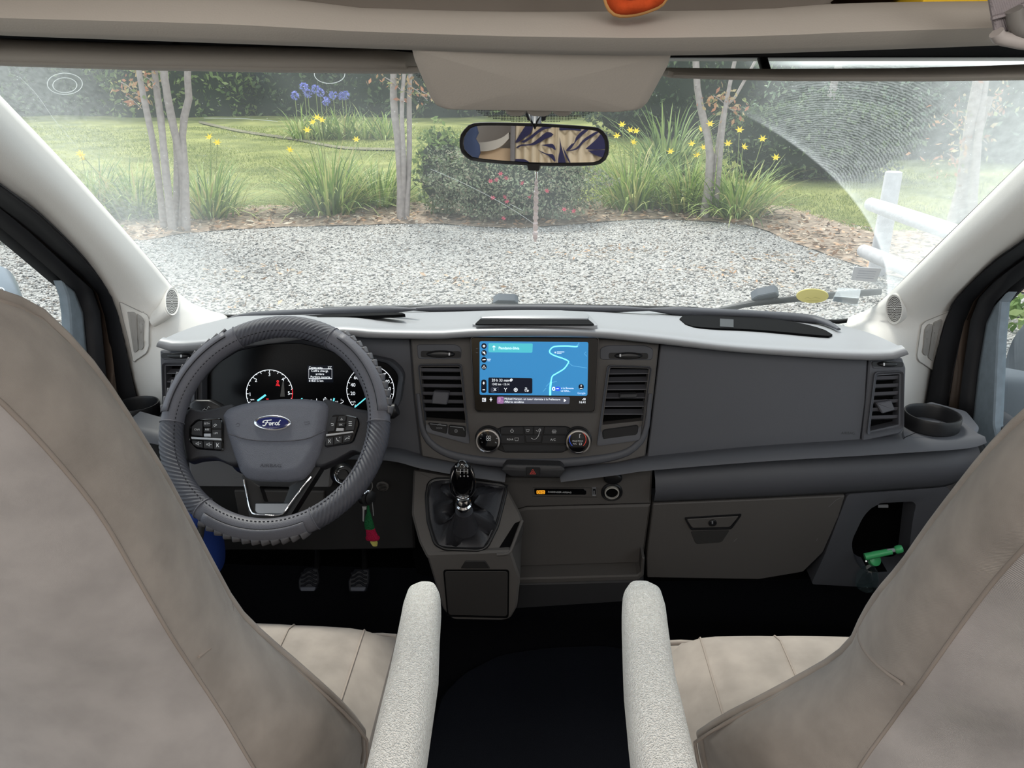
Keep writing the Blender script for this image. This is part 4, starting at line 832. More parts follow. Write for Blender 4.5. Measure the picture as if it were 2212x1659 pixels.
LB, LT, BK = rowy(lipbot, 1.362), rowy(liptop, 1.345), rowy(back, 1.74)
def dt(i, f): return LT[i].lerp(BK[i], f) + V((0, 0, .006 * math.sin(math.pi * f)))
rows = [[p + V((0, .05, -.004)) for p in LB], LB, [a.lerp(b, .12) + V((0, -.008, 0)) for a, b in zip(LB, LT)], [a.lerp(b, .35) + V((0, -.012, 0)) for a, b in zip(LB, LT)], [a.lerp(b, .8) + V((0, -.010, 0)) for a, b in zip(LB, LT)], [p + V((0, -.005, 0)) for p in LT], [p + V((0, .004, .002)) for p in LT], [p + V((0, .015, .002)) for p in LT]]
rows += [[dt(i, f) for i in range(nC)] for f in np.linspace(.08, 1, 9)] + [[p + V((0, .03, -.05)) for p in BK], [p + V((0, .05, -.3)) for p in BK]]
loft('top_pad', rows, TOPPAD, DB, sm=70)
slab('core', [(372, 770), (1925, 785), (1915, 930), (1960, 1000), (1960, 1060), (370, 1060), (372, 940)], PL((0, 1.50, .7), (0, -1, 0)), 0, .24, DEEP, DB, bev=.002)
slab('lower_core', [(860, 1040), (2040, 1040), (2000, 1250), (1000, 1262), (900, 1240)], PL((0, 1.53, .5), (0, -1, 0)), 0, .2, DEEP, DB, bev=.002)
def P3(a, b, c):
    n = (b - a).cross(c - a).normalized(); n = n if n.z > 0 else -n; return PL(a, n)
TPR = P3(aty(1584, 747, 1.345), aty(1800, 760, 1.345), aty(1654, 680, 1.74)); TPL_ = P3(aty(724, 711, 1.345), aty(420, 740, 1.345), aty(645, 674, 1.74)); TPC = P3(aty(1000, 714, 1.345), aty(1300, 714, 1.345), aty(1155, 664, 1.74))
slab('defrost_slot', cr([(1468, 688), (1480, 681), (1632, 685), (1719, 696), (1773, 709), (1797, 721), (1786, 725), (1632, 712), (1500, 705), (1468, 688)], 41)[:-1], TPR, .009, .006, DEEP, DB, bev=.0005)
slab('defrost_divider', [(1555, 688), (1585, 690), (1585, 707), (1555, 705)], TPR, .0105, .004, BLACKP, DB, bev=.0005)
def roll(name, px, pl, w, rad, m, par, flat=.6):
    pts = [pl.h(x, y, w) for x, y in cr(px, 30)]; rr = [rad * min(1, .25 + 5 * min(i, 29 - i) / 29) for i in range(30)]
    return tube(name, pts, rr, m, par, 10, flat=(pl.n, flat))
roll('rear_ridge', [(1395, 668), (1480, 673), (1653, 681), (1760, 690), (1800, 704), (1812, 711)], TPR, .012, .016, DASH, DB)
roll('rear_ridge', [(492, 689), (505, 685), (530, 682), (600, 678), (760, 671), (900, 668)], TPL_, .006, .014, DASH, DB)
roll('rear_ridge', [(860, 668), (1000, 666), (1155, 665), (1300, 667), (1420, 669)], TPC, .008, .012, DASH, DB)
slab('defrost_slot', cr([(540, 688), (700, 679), (860, 675), (866, 679), (700, 685), (545, 693), (540, 688)], 31)[:-1], TPL_, .004, .006, DEEP, DB, bev=.0005)
dome('bin_surround', [(1018, 701), (1046, 675), (1115, 672), (1212, 672), (1268, 676), (1293, 703)], TPC, .0085, .012, .002, TOPPAD, DB, r=6, steps=1, inset=.004)
slab('bin_opening', [(1025, 700), (1040, 686), (1268, 687), (1285, 701)], TPC, .0112, .002, DEEP, DB, r=4, bev=.0004)
dome('bin_lid', [(1038, 681), (1050, 674), (1262, 675), (1272, 682), (1270, 688), (1038, 687)], TPC, .0135, .006, .002, TOPPAD, DB, r=4, steps=1, inset=.003)

OL = [(908, 792), (993, 792), (1006, 914), (917, 908)]; OR = [(1318, 794), (1402, 796), (1388, 909), (1301, 918)]
OE = [(1894, 811), (1943, 808), (1941, 917), (1879, 931)]; OD = [(358, 790), (412, 790), (412, 930), (360, 925)]
drv = [(422, 764), (440, 758), (560, 746), (724, 724), (792, 729), (887, 731), (895, 850), (911, 985), (840, 975), (700, 968), (422, 956)]
slab('driver_fascia', drv, FP, 0, .05, DASH, DB, bev=.003)
slab('passenger_airbag_panel', [(1427, 744), (1584, 760), (1767, 773), (1874, 778), (1869, 870), (1858, 953), (1628, 968), (1500, 979), (1398, 990), (1412, 870)], FP, .004, .05, DASH, DB, r=3, bev=.003)
text('AIRBAG', 1832, 936, 6, FP, .0042, PRINTD if False else M('emboss_dark', (52, 53, 56), .6, .3), DB)
stack = [(887, 732), (1018, 728), (1292, 730), (1424, 743), (1411, 860), (1394, 986), (1330, 1001), (1150, 1014), (985, 1001), (911, 986), (896, 860)]
slab('centre_stack', stack, FP, .012, .05, DASH2, DB, r=4, bev=.004, holes=[OL, OR])
tube('stack_rim', [FP.h(x, y, .012) for x, y in cr([(903, 850), (914, 930), (940, 965), (985, 985), (1060, 997), (1150, 1001), (1245, 997), (1330, 985), (1372, 965), (1395, 928), (1404, 850)], 40)], [.004 + .006 * math.sin(math.pi * i / 39) for i in range(40)], DASH, DB, 10, flat=(FP.n, .7))
# ledge roll
def ledge(up_, lo_, name):
    n = 50; U_ = [FP.h(x, y, .012) for x, y in cr(up_, n)]; L_ = [FP.h(x, y, .016) for x, y in cr(lo_, n)]
    rows = [[p + V((0, .05, 0)) for p in U_], U_, [a.lerp(b, .25) + V((0, -.022, .006)) for a, b in zip(U_, L_)], [a.lerp(b, .60) + V((0, -.028, .0)) for a, b in zip(U_, L_)], [a.lerp(b, .9) + V((0, -.014, -.0)) for a, b in zip(U_, L_)], L_, [p + V((0, .06, -.002)) for p in L_]]
    return loft(name, rows, DASH, DB, sm=70)
ledge([(1205, 1016), (1330, 1001), (1400, 990), (1628, 968), (1860, 953), (1955, 946), (2060, 942), (2112, 936)], [(1215, 1034), (1330, 1019), (1400, 1010), (1628, 994), (1877, 980), (2000, 972), (2085, 962), (2116, 948)], 'passenger_ledge')
ledge([(276, 910), (345, 928), (480, 952), (700, 966), (845, 972), (912, 988), (1000, 1004), (1095, 1016)], [(280, 940), (345, 957), (480, 976), (700, 984), (845, 988), (912, 1004), (1000, 1020), (1090, 1034)], 'driver_ledge')
for ln in ([(905, 996), (1000, 1012), (1085, 1026)], [(1225, 1026), (1400, 1000), (1628, 982), (1880, 967), (2100, 950)]):
    pass
# cup holders with their shelves
def cup(cx_, cy_, rx_, shelf, ref, nm):
    z = aty(ref[0], ref[1], ref[2]).z; H = PL((0, 1.4, z), (0, 0, 1))
    slab(nm + '_shelf' if False else 'cup_shelf', shelf, H, 0, .03, DASH, DB, r=8, bev=.005)
    c = H.h(cx_, cy_, .028); rad = (H.h(cx_ + rx_, cy_, .028) - H.h(cx_ - rx_, cy_, .028)).length / 2
    o = lathe('cup_holder', c - V((0, 0, .03)), (0, 0, 1), [(rad * .92, -.02), (rad * .94, 0), (rad * 1.02, .004), (rad * 1.03, .026), (rad * 1.0, .031), (rad * .95, .031), (rad * .91, .026), (rad * .88, -.015), (rad * .3, -.018)], BLACKP, DB, 40)
    return o
cup(2015, 893, 56, [(1945, 936), (1955, 880), (2010, 866), (2092, 888), (2118, 920), (2106, 936), (2000, 946), (1950, 947)], (2105, 938, 1.375), 'passenger')
cup(296, 872, 44, [(225, 930), (235, 875), (290, 858), (352, 880), (352, 932), (345, 930), (268, 915)], (345, 935, 1.375), 'driver')

def knobwheel(out, wx0, wy0, wx1, wy1, ix, iy, P, w):
    slab('vent_shutter_recess', out, P, w + .0015, .003, DASH, DB, r=7, bev=.0012)
    slab('recess_pit', [(wx0 - 12, wy0 + 1), (wx1 + 12, wy0 + 2), (wx1 + 12, wy1), (wx0 - 12, wy1 - 1)], P, w + .0022, .001, BLACKP, DB, r=5, bev=.0003)
    cx_, cy_ = (wx0 + wx1) / 2, (wy0 + wy1) / 2; o = dome('thumb_wheel', el(cx_, cy_, (wx1 - wx0) / 2, (wy1 - wy0) / 2, 28), P, w + .004, .003, .006, BLACKP, DB, steps=3, inset=.006)
    slab('wheel_mark', rect(ix - 1.6, iy - 3, ix + 1.6, iy + 3), P, w + .0108, .001, PRINT, o, bev=.0001)
def vent(outer, opening, slats, P, w, knob, kn3, below=None, dark=False):
    v = frame('air_vent', outer, opening, P, w + .006, .02, DASH, DB, 8, 6, w2=w - .004)
    slab('vent_cavity', opening, P, w - .026, .01, DEEP, v, bev=.0005)
    for y0, y1, h in slats:                       # left end y, right end y
        xl = lambda y: np.interp(y, [opening[0][1], opening[3][1]], [opening[0][0], opening[3][0]]); xr = lambda y: np.interp(y, [opening[1][1], opening[2][1]], [opening[1][0], opening[2][0]])
        a0, b0 = P.h(xl(y0), y0, w - .003), P.h(xr(y1), y1, w - .003); d = P.v * (-h) 
        n = 8; A = [a0.lerp(b0, i / n) for i in range(n + 1)]
        rows = [A, [p + d * .55 - P.n * .003 for p in A], [p + d - P.n * .016 for p in A], [p + d * .9 - P.n * .018 + P.v * -.001 for p in A], [p + d * .2 - P.n * .010 for p in A]] if not dark else [A, [p + P.v * -.0016 for p in A], [p - P.n * .018 + P.v * .004 for p in A], [p - P.n * .018 + P.v * .0055 for p in A]]
        loft('slat', rows, SLAT, v, cv=True, sm=40)
    if kn3: slab('direction_tab', kn3, P, w + .006, .02, SLAT if not dark else M('tab_grey', (58, 58, 60), .5, .3), v, r=3, bev=.002)
    return v
# left of the screen
VL = [(902, 787), (997, 786), (1015, 960), (921, 934)]
vent(VL, OL, [(y, y + 1, .0125) for y in (795, 812, 829, 846, 863, 880)], FP, .012, None, [(936, 846), (970, 848), (965, 875), (932, 872)])
slab('button', [(924, 913), (967, 917.5), (964.5, 941), (945, 938), (933, 931)], FP, .016, .006, BLACKP, DB, r=4, bev=.0012); slab('button', [(969.5, 918), (1005, 921), (1007, 946), (967.5, 941.5)], FP, .016, .006, BLACKP, DB, r=4, bev=.0012)
strokes('button_line', [[(929, 915.5), (964, 919.5)], [(972, 921), (1000, 924), (1003, 930)]], 1.3, FP, .0163, PRINTD, DB)
text('MODE', 949, 925, 3.2, FP, .0164, PRINTD, DB); strokes('button_icon', [[(945, 919), (948, 916), (953, 916)]], .9, FP, .0164, PRINTD, DB); strokes('button_icon', [el(985, 931, 3.2, 3.6, 12) + el(985, 931, 3.2, 3.6, 12)[:1], el(985, 931, 1.2, 1.4, 8) + el(985, 931, 1.2, 1.4, 8)[:1]], .9, FP, .0164, PRINTD, DB)
knobwheel([(900, 744), (986, 744), (997, 752), (996, 776), (903, 776)], 921, 757, 983, 773, 970.5, 765, FP, .012)
# right of the screen
VR = [(1312, 789), (1409, 792), (1382, 951), (1289, 964)]
vent(VR, OR, [(y, y - 1 + .2 * (y - 800) / 20, .004) for y in (807, 824, 841, 859, 877, 894)], FP, .012, None, [(1340, 852), (1377, 851), (1376, 859), (1338, 861)], dark=True)
slab('blank_cover', [(1301, 929), (1380, 918), (1377, 941), (1302, 953)], FP, .016, .006, BLACKP, DB, r=7, bev=.0015)
knobwheel([(1296, 752), (1312, 746), (1395, 746), (1412, 754), (1409, 778), (1296, 777)], 1327, 761, 1388, 776, 1340, 768, FP, .012)
# end pods
slab('end_pod', [(1878, 778), (1949, 773), (1957, 795), (1952, 928), (1944, 937), (1862, 954), (1871, 870)], FP, .008, .05, DASH, DB, r=4, bev=.003, holes=[OE])
vent([(1890, 804), (1953, 801), (1953, 927), (1873, 940)], OE, [(y, y - 2, .013) for y in (813, 830, 847, 864, 881, 898)], FP, .008, None, [(1893, 871), (1926, 866), (1934, 886), (1906, 894)])
knobwheel([(1886, 780), (1948, 778), (1948, 793), (1884, 797)], 1896, 780, 1940, 793, 1910, 787, FP, .008)
slab('end_pod', [(345, 757), (424, 762), (424, 952), (352, 948)], FP, .008, .05, DASH, DB, r=4, bev=.003, holes=[OD])
vent([(349, 783), (420, 783), (420, 940), (352, 935)], OD, [(y, y, .004) for y in (806, 824, 842, 860, 878, 896)], FP, .008, None, None, dark=True)
knobwheel([(349, 760), (420, 764), (420, 780), (349, 777)], 360, 762, 412, 775, 391, 769, FP, .008)

# climate controls
t = slab('climate_panel', [(1070, 928), (1090, 920.5), (1222, 920.5), (1240, 928), (1236, 968), (1212, 979), (1090, 978), (1072, 970)], FP, .0145, .006, BLACKP, DB, r=5, bev=.0015)
BTN = M('button_grey', (40, 40, 42), .5, .3)
for p in ([(1082, 923), (1129, 922), (1131, 938.5), (1080, 938.5)], [(1080, 940.5), (1131, 940.5), (1134, 958), (1082, 958)], [(1132, 922), (1151.5, 922), (1151.5, 938.5), (1134, 938.5)], [(1153.5, 922), (1175, 922), (1172, 938.5), (1153.5, 938.5)], [(1134, 940.5), (1171, 940.5), (1168, 956), (1137, 956)], [(1177, 922), (1224, 923), (1228, 938.5), (1174, 938.5)], [(1173, 940.5), (1228, 940.5), (1224, 958), (1170, 958)], [(1084, 961), (1225, 962), (1220, 975), (1090, 975)]):
    slab('button', p, FP, .0165, .003, BTN, t, r=2, bev=.0007)
text('REAR', 1102, 949.5, 4, FP, .0168, PRINT, t, wpx=14); text('A/C', 1194.5, 950, 5, FP, .0168, PRINT, t)
strokes('button_icon', [el(1106, 931, 3.2, 3.2, 12, 0, -60, 240), [(1106, 926), (1106, 930)], [(1112, 946), (1120, 946), (1119, 952), (1113, 952), (1112, 946)], [(1136, 928), (1144, 928), (1142, 932), (1138, 932), (1136, 928)], el(1166, 929, 2.2, 2.6, 10) + [(1168.2, 929)], [(1166, 932), (1163, 942), (1158, 948), (1153, 949)], [(1158, 930), (1163, 932)], [(1147, 946), (1152, 949)], [(1192, 932), (1194, 929), (1200, 929), (1202, 932), (1192, 932)], [(1193, 935), (1201, 935)]], .9, FP, .0168, PRINT, t)
for cx_, cy_, rx_, kind in ((1055.5, 947, 26.5, 0), (1248, 949, 27, 1)):
    c = FP.h(cx_, cy_, .012); k = FP.mpp(cx_, cy_) * rx_
    o = lathe('rotary_knob', c, FP.n, [(k * 1.08, -.004), (k * 1.1, .003), (k * 1.06, .004), (k, .005), (k, .016), (k * .97, .019)], BLACKP, DB, 40)
    lathe('knob_ring', c, FP.n, [(k * .99, .015), (k * 1.0, .018), (k * .95, .0215), (k * .84, .0218), (k * .82, .019)], CHROME, o, 40)
    lathe('knob_face', c, FP.n, [(k * .83, .016), (k * .83, .0205), (k * .7, .021), (k * .02, .0212)], GLOSSB, o, 40)
    W = .0335
    if kind == 0:
        strokes('knob_icon', [el(cx_ + dx, cy_ + dy, 2.4, 2.4, 8) + el(cx_ + dx, cy_ + dy, 2.4, 2.4, 8)[:1] for dx, dy in ((-2.5, -3), (2.5, -3), (-2.5, 2.5), (2.5, 2.5))], .9, FP, W, PRINT, o)
        for i in range(9): a = R(-210 + 30 * i); strokes('knob_tick', [[(cx_ + 16 * math.cos(a), cy_ + 16 * math.sin(a)), (cx_ + (17 + .4 * i) * math.cos(a), cy_ + (17 + .4 * i) * math.sin(a))]], 2.2, FP, W, PRINTD, o)
    else:
        strokes('cold_arc', [el(cx_, cy_, 18, 18, 16, 0, 130, 255)], 1.3, FP, W, M('print_blue', (60, 90, 200), .5, .2, emis=.25), o); strokes('warm_arc', [el(cx_, cy_, 18, 18, 16, 0, -75, 50)], 1.3, FP, W, M('print_red', (200, 70, 60), .5, .2, emis=.25), o)
        text('MAX', cx_ - 6, cy_ + 4, 3.6, FP, W, PRINT, o); text('A/C', cx_ - 6, cy_ + 9.5, 3.6, FP, W, PRINT, o); text('MAX', cx_ + 6, cy_ + 4, 3.6, FP, W, PRINT, o); strokes('knob_icon', [[(cx_ + 4, cy_ - 3), (cx_ + 4, cy_ - 11), (cx_ + 7, cy_ - 11)], [(cx_ + 3, cy_ + 8), (cx_ + 9, cy_ + 8), (cx_ + 8, cy_ + 12), (cx_ + 4, cy_ + 12), (cx_ + 3, cy_ + 8)]], 1.3, FP, W, PRINT, o)
# hazard switch
t = dome('hazard_panel', [(1083, 1016), (1093, 1003.5), (1212, 1006), (1221, 1015), (1208, 1031), (1104, 1029)], FP, .050, .04, .002, M('panel_dark', (44, 44, 46), .5, .3), DB, r=4, steps=1, inset=.003)
slab('hazard_button', [(1135.5, 1009), (1167.5, 1009.5), (1166, 1029), (1137.5, 1028)], FP, .0535, .004, BLACKP, t, r=3, bev=.0008)
strokes('hazard_triangle', [[(1151, 1013.5), (1157, 1024), (1145, 1024), (1151, 1013.5)], [(1151, 1018), (1153.5, 1022), (1148.5, 1022), (1151, 1018)]], 1.1, FP, .0538, M('print_red', (200, 70, 60)), t)

# lower centre panel, sockets, shelf
slab('socket_panel', [(905, 1006), (1000, 1020), (1085, 1034), (1215, 1035), (1330, 1020), (1410, 1012), (1406, 1089), (1137, 1096), (1116, 1103), (905, 1092)], LW, .008, .06, DASH2, DB, bev=.004)
slab('knee_panel', [(1112, 1105), (1137, 1098), (1406, 1091), (1390, 1207), (1380, 1217), (1122, 1225)], LW, 0, .05, DASH2, DB, bev=.004)
slab('shelf_cavity', [(1116, 1215), (1388, 1203), (1380, 1250), (1120, 1256)], LW, -.012, .02, DEEP, DB, bev=.002)
slab('shelf_lip', [(1118, 1250), (1376, 1243), (1384, 1237), (1387, 1204), (1393, 1207), (1391, 1244), (1380, 1254), (1118, 1262)], LW, .035, .06, DASH2, DB, bev=.003)
slab('shelf_front', [(1118, 1260), (1380, 1253), (1391, 1245), (1391, 1300), (1112, 1318)], LW, .032, .06, M('panel_low', (48, 48, 50), .6, .3), DB, bev=.006)
t = slab('airbag_lamp', [(1154, 1056), (1262, 1057), (1267, 1061), (1266, 1069), (1155, 1069)], LW, .0095, .002, GLOSSB, DB, r=3, bev=.0004)
strokes('recess_line', [[(1151, 1053), (1291, 1054), (1290, 1074), (1150, 1072), (1151, 1053)]], 1.0, LW, .0083, BLACKP, DB)
slab('warning_lamp', rect(1159, 1059.5, 1177.5, 1067), LW, .0103, .0006, ORANGE_E, t, r=2, bev=.0001); strokes('lamp_icon', [el(1163, 1063, 2.5, 2.5, 10) + [(1165.5, 1063)], [(1168, 1061), (1168, 1066)], [(1171, 1061.5), (1175, 1061.5), (1175, 1065.5), (1171, 1065.5), (1171, 1061.5)]], 1.0, LW, .0106, GLOSSB, t)
text('PASSENGER AIRBAG', 1209, 1063.5, 4.2, LW, .0103, PRINT, t, wpx=50)
u_ = frame('usb_port', rect(1278.5, 1054, 1288, 1071), rect(1280.5, 1056.5, 1286.5, 1069), LW, .0105, .004, SATIN, DB, 2, 1); slab('usb_slot', rect(1280, 1056, 1287, 1069.5), LW, .0088, .002, DEEP, u_, bev=.0002); slab('usb_tongue', rect(1282, 1060, 1284.5, 1068), LW, .0098, .002, PRINTD, u_, bev=.0002)
c = LW.h(1321.5, 1062, .008); k = LW.mpp(1321, 1062)
o = lathe('power_socket', c, LW.n, [(23 * k, -.002), (23 * k, .003), (21 * k, .005), (18 * k, .004), (17 * k, .0)], BLACKP, DB, 36); lathe('socket_ring', c, LW.n, [(16 * k, .001), (15.5 * k, .0062), (13.2 * k, .0066), (12.6 * k, .001)], M('socket_silver', (225, 222, 214), .3, .5, metal=.6), o, 36); lathe('socket_pit', c, LW.n, [(13 * k, .001), (12.8 * k, .003), (1 * k, .0025)], DEEP, o, 30)
dome('socket_cap', el(1324, 1034, 20, 12, 28), LW, .022, .008, .004, BLACKP, o, steps=2, inset=.004)
# glove box and lower passenger side
bulge = []
A = [LW.h(x, y, .0) for x, y in cr([(1413, 1012), (1628, 995), (1877, 981), (2000, 973), (2085, 964), (2108, 952)], 30)]; B = [LW.h(x, y, .004) for x, y in cr([(1411, 1085), (1628, 1076), (1829, 1066), (1950, 1058), (2046, 1050), (2095, 1024)], 30)]
loft('upper_glove_panel', [[p + V((0, .06, 0)) for p in A], A, [a.lerp(b, .2) + V((0, -.020, 0)) for a, b in zip(A, B)], [a.lerp(b, .5) + V((0, -.026, 0)) for a, b in zip(A, B)], [a.lerp(b, .85) + V((0, -.012, 0)) for a, b in zip(A, B)], B, [p + V((0, .05, .005)) for p in B]], DASH, DB, sm=70)
gb = slab('glove_box_door', [(1411, 1089), (1628, 1080), (1826, 1071), (1812, 1116), (1778, 1194), (1735, 1236), (1640, 1252), (1398, 1248), (1397, 1206)], LW, .006, .04, DASH2, DB, r=3, bev=.003)
frame('handle_frame', [(1478, 1119), (1603, 1111), (1580, 1143), (1492, 1145)], [(1482, 1121), (1598, 1114), (1577, 1140), (1495, 1142)], LW, .0085, .004, BLACKP, gb, 4, 4)
slab('handle', [(1483, 1122), (1597, 1115), (1577, 1139), (1495, 1141)], LW, .009, .003, DASH2, gb, r=5, bev=.0012)
slab('finger_recess', [(1491, 1147), (1577, 1145), (1559, 1172), (1503, 1176)], LW, .0068, .002, M('recess_grey', (52, 51, 50), .7, .2), gb, r=6, bev=.0006)
lathe('lock', LW.h(1539, 1129, .0092), LW.n, [(.0085, 0), (.0085, .002), (.0068, .003), (.003, .0022)], BLACKP, gb, 24); slab('key_slot', rect(1537.5, 1126, 1540.5, 1132), LW, .0125, .001, PRINTD, gb, bev=.0001)
strokes('scuff', [[(1790, 1095), (1806, 1080), (1822, 1073)], [(1585, 1170), (1592, 1163)], [(1764, 1168), (1766, 1163)]], .8, LW, .0063, M('scuff_grey', (120, 120, 122), .7, .2), gb)
pk = frame('pocket_surround', [(1831, 1068), (1950, 1060), (2046, 1052), (2075, 1090), (2010, 1250), (1900, 1270), (1752, 1262), (1782, 1197)], [(1866, 1113), (1894, 1087), (1981, 1083), (1972, 1120), (1958, 1236), (1872, 1239), (1848, 1216), (1838, 1172)], LW, .006, .05, DASH, DB, 8, 16, w2=.002)
slab('pocket_label', rect(1897, 1091, 1919, 1097), LW, -.02, .002, PRINTD, pk, bev=.0002)
slab('pocket_floor', [(1838, 1236), (1975, 1236), (1975, 1250), (1838, 1250)], LW, .0, .12, DEEP, pk, bev=.002)
# driver knee panels
slab('knee_bolster', [(280, 945), (345, 958), (480, 977), (700, 985), (905, 1004), (905, 1092), (893, 1110), (896, 1186), (700, 1190), (480, 1190), (420, 1120), (300, 1060)], LW, -.004, .05, M('knee_dark', (46, 45, 45), .7, .2), DB, bev=.004)
slab('column_cover_panel', [(405, 985), (720, 990), (715, 1056), (410, 1054)], LW, .012, .03, M('panel_grey_light', (122, 120, 120), .6, .3), DB, r=8, bev=.006)
slab('fuse_cover', [(505, 1060), (700, 1062), (700, 1120), (515, 1116)], LW, .002, .01, DASH2, DB, r=3, bev=.002)
c = LW.h(357, 1022, .01); k = LW.mpp(357, 1022)
o = lathe('light_switch', c, LW.n, [(24 * k, -.01), (24 * k, .004), (20 * k, .006), (19 * k, .004), (14 * k, .006), (12 * k, .014), (4 * k, .015)], GLOSSB, DB, 32); tube('switch_ring', [LW.h(x, y, .016) for x, y in el(357, 1022, 21, 24, 28)], .0016, CHROME, o, 6, True); text('O', 347, 1012, 5, LW, .018, PRINT, o)
fr = slab('foot_vent', el(826, 1052, 14, 10, 24, 10), LW, .010, .004, DASH2, DB, bev=.0015)
for i in range(5): strokes('vent_slit', [[(816 + abs(i - 2) * 1.5, 1045.5 + i * 3), (836 - abs(i - 2) * 1.5, 1048 + i * 3)]], 1.6, LW, .0103, DEEP, fr)

# gear console (part of the dashboard)
CU = PL(aty(1000, 1020, 1.36), (0, -.717, .697)); CL = PL(aty(1030, 1200, 1.245), (0, -1, -.04))
cb = slab('console_top', [(893, 1012), (1000, 1030), (1085, 1036), (1122, 1104), (1130, 1124), (1104, 1190), (1099, 1204), (922, 1204), (905, 1170), (889, 1110)], CU, 0, .09, DASH2, DB, r=6, bev=.006)
cl = slab('console_front', [(920, 1196), (1104, 1190), (1124, 1250), (1117, 1312), (1102, 1338), (1085, 1342), (978, 1340), (957, 1318), (935, 1245)], CL, 0, .16, DASH2, DB, r=8, bev=.004)
slab('console_slot', [(1125, 1125), (1112, 1130), (1075, 1188), (1072, 1195), (1096, 1192), (1103, 1180)], CU, .001, .004, DEEP, DB, r=3, bev=.0005)
tube('slot_rim', [CU.h(x, y, .004) for x, y in cr([(1128, 1124), (1118, 1150), (1106, 1182), (1098, 1195), (1073, 1198)], 14)], .0035, DASH2, DB, 8)
frame('lid_gap', [(957, 1231), (1100, 1231), (1099, 1335), (966, 1332)], [(960, 1234), (1097, 1234), (1096, 1332), (968, 1329)], CL, .0012, .002, DEEP, cl, 7, 7)
slab('console_lid', [(960, 1234), (1097, 1234), (1096, 1332), (968, 1329)], CL, .003, .004, M('lid_dark', (50, 48, 47), .6, .3), cl, r=7, bev=.0014); slab('lid_tab', [(1005, 1212), (1048, 1212), (1059, 1229), (995, 1229)], CL, .002, .004, M('lid_tab_dark', (36, 35, 35), .6, .3), cl, r=3, bev=.0014)

# gear lever
bo = [(926, 1043), (940, 1035), (990, 1035), (1088, 1047), (1094, 1058), (1074, 1137), (1052, 1181), (1037, 1189), (960, 1186), (940, 1175), (925, 1126), (921, 1071)]
t = T('gear_lever', 'gear lever with glossy black chrome ringed knob and black leather boot', 'gear lever', CU.h(1003, 1115))
tube('boot_frame', [CU.h(x, y, .003) for x, y in rp(bo, 8)], .0035, BLACKP, t, 8, True)
n = 72; out = cr(bo + bo[:1], n + 1)[:-1]; O3 = [CU.h(x, y, .002) for x, y in out]; lc = aty(1003, 1112, 1.235); rows = [O3]
c0 = CU.h(1004, 1112, .0)
for s, (f, hgt, fold) in enumerate(((.10, .003, .0), (.20, .006, .010), (.30, .014, .026), (.40, .030, .036), (.50, .048, .034), (.58, .056, .022), (.63, .050, .014), (.67, .040, .010), (.70, .028, .007), (.74, .024, .004), (.80, .036, .002), (.86, .056, .001))):
    r_ = []
    for i, p in enumerate(O3):
        a = 2 * math.pi * i / n; w_ = fold * (math.sin(5 * a + 1.1 + .5 * s) + .5 * math.sin(9 * a + s)); q = p.lerp(c0, f) + CU.n * (hgt + w_ * .6); d = (c0 - p).normalized(); r_.append(q + d * w_ * .5)
    rows.append(r_)
loft('leather_boot', rows, LEATHER, t, cu=True, thick=.0015, sm=75)
tube('boot_piping', [p + CU.n * .004 for p in [q.lerp(c0, .05) for q in O3]], .0012, BLACKP, t, 5, True)
kc = aty(999, 1036, 1.19); ax = (kc - aty(1003, 1108, 1.225)).normalized()
lathe('lever_sleeve', aty(1003, 1108, 1.225) - ax * .045, ax, [(.024, 0), (.020, .02), (.017, .045), (.016, .052)], LEATHER, t, 24)
cc = aty(1001, 1087, 1.212); lathe('chrome_collar', cc - ax * .012, ax, [(.0135, 0), (.0148, .003), (.0148, .010), (.012, .013), (.0135, .016), (.0135, .020), (.010, .026)], CHROME, t, 28)
lathe('knob', kc, ax, [(.008, -.036), (.013, -.032), (.019, -.018), (.0222, .0), (.0222, .010), (.020, .022), (.015, .030), (.008, .034), (.001, .035)], GLOSSB, t, 32)
vw = (CAM - kc).normalized(); nn = (vw - ax * vw.dot(ax)).normalized(); KP = PL(kc, nn)
tube('knob_ring', [KP.h(x, y, .0012 + .003) + KP.n * (.012 - .010 * (abs(y - 1036) / 41) ** 2 * 1.0) for x, y in el(999, 1035, 25.5, 37, 40)], .0024, CHROME, t, 8, True)
dome('knob_face', el(999, 1035, 24, 35.5, 40), KP, .012, .006, .0105, GLOSSB, t, steps=5, inset=.017)
KT = .0232
text('R', 985, 1008, 5, KP, KT, PRINT, t); text('1', 994.5, 1008, 5.5, KP, KT, PRINT, t); text('3', 1002.5, 1008, 5.5, KP, KT, PRINT, t); text('5', 1010.5, 1008, 5.5, KP, KT, PRINT, t)
text('2', 994.5, 1028.5, 5.5, KP, KT, PRINT, t); text('4', 1002.5, 1028.5, 5.5, KP, KT, PRINT, t); text('6', 1010.5, 1028.5, 5.5, KP, KT, PRINT, t)
strokes('shift_pattern', [[(986, 1013), (986, 1018), (1010.5, 1018)], [(994.5, 1013), (994.5, 1023)], [(1002.5, 1013), (1002.5, 1023)], [(1010.5, 1013), (1010.5, 1023)]], 1.3, KP, KT, PRINT, t)

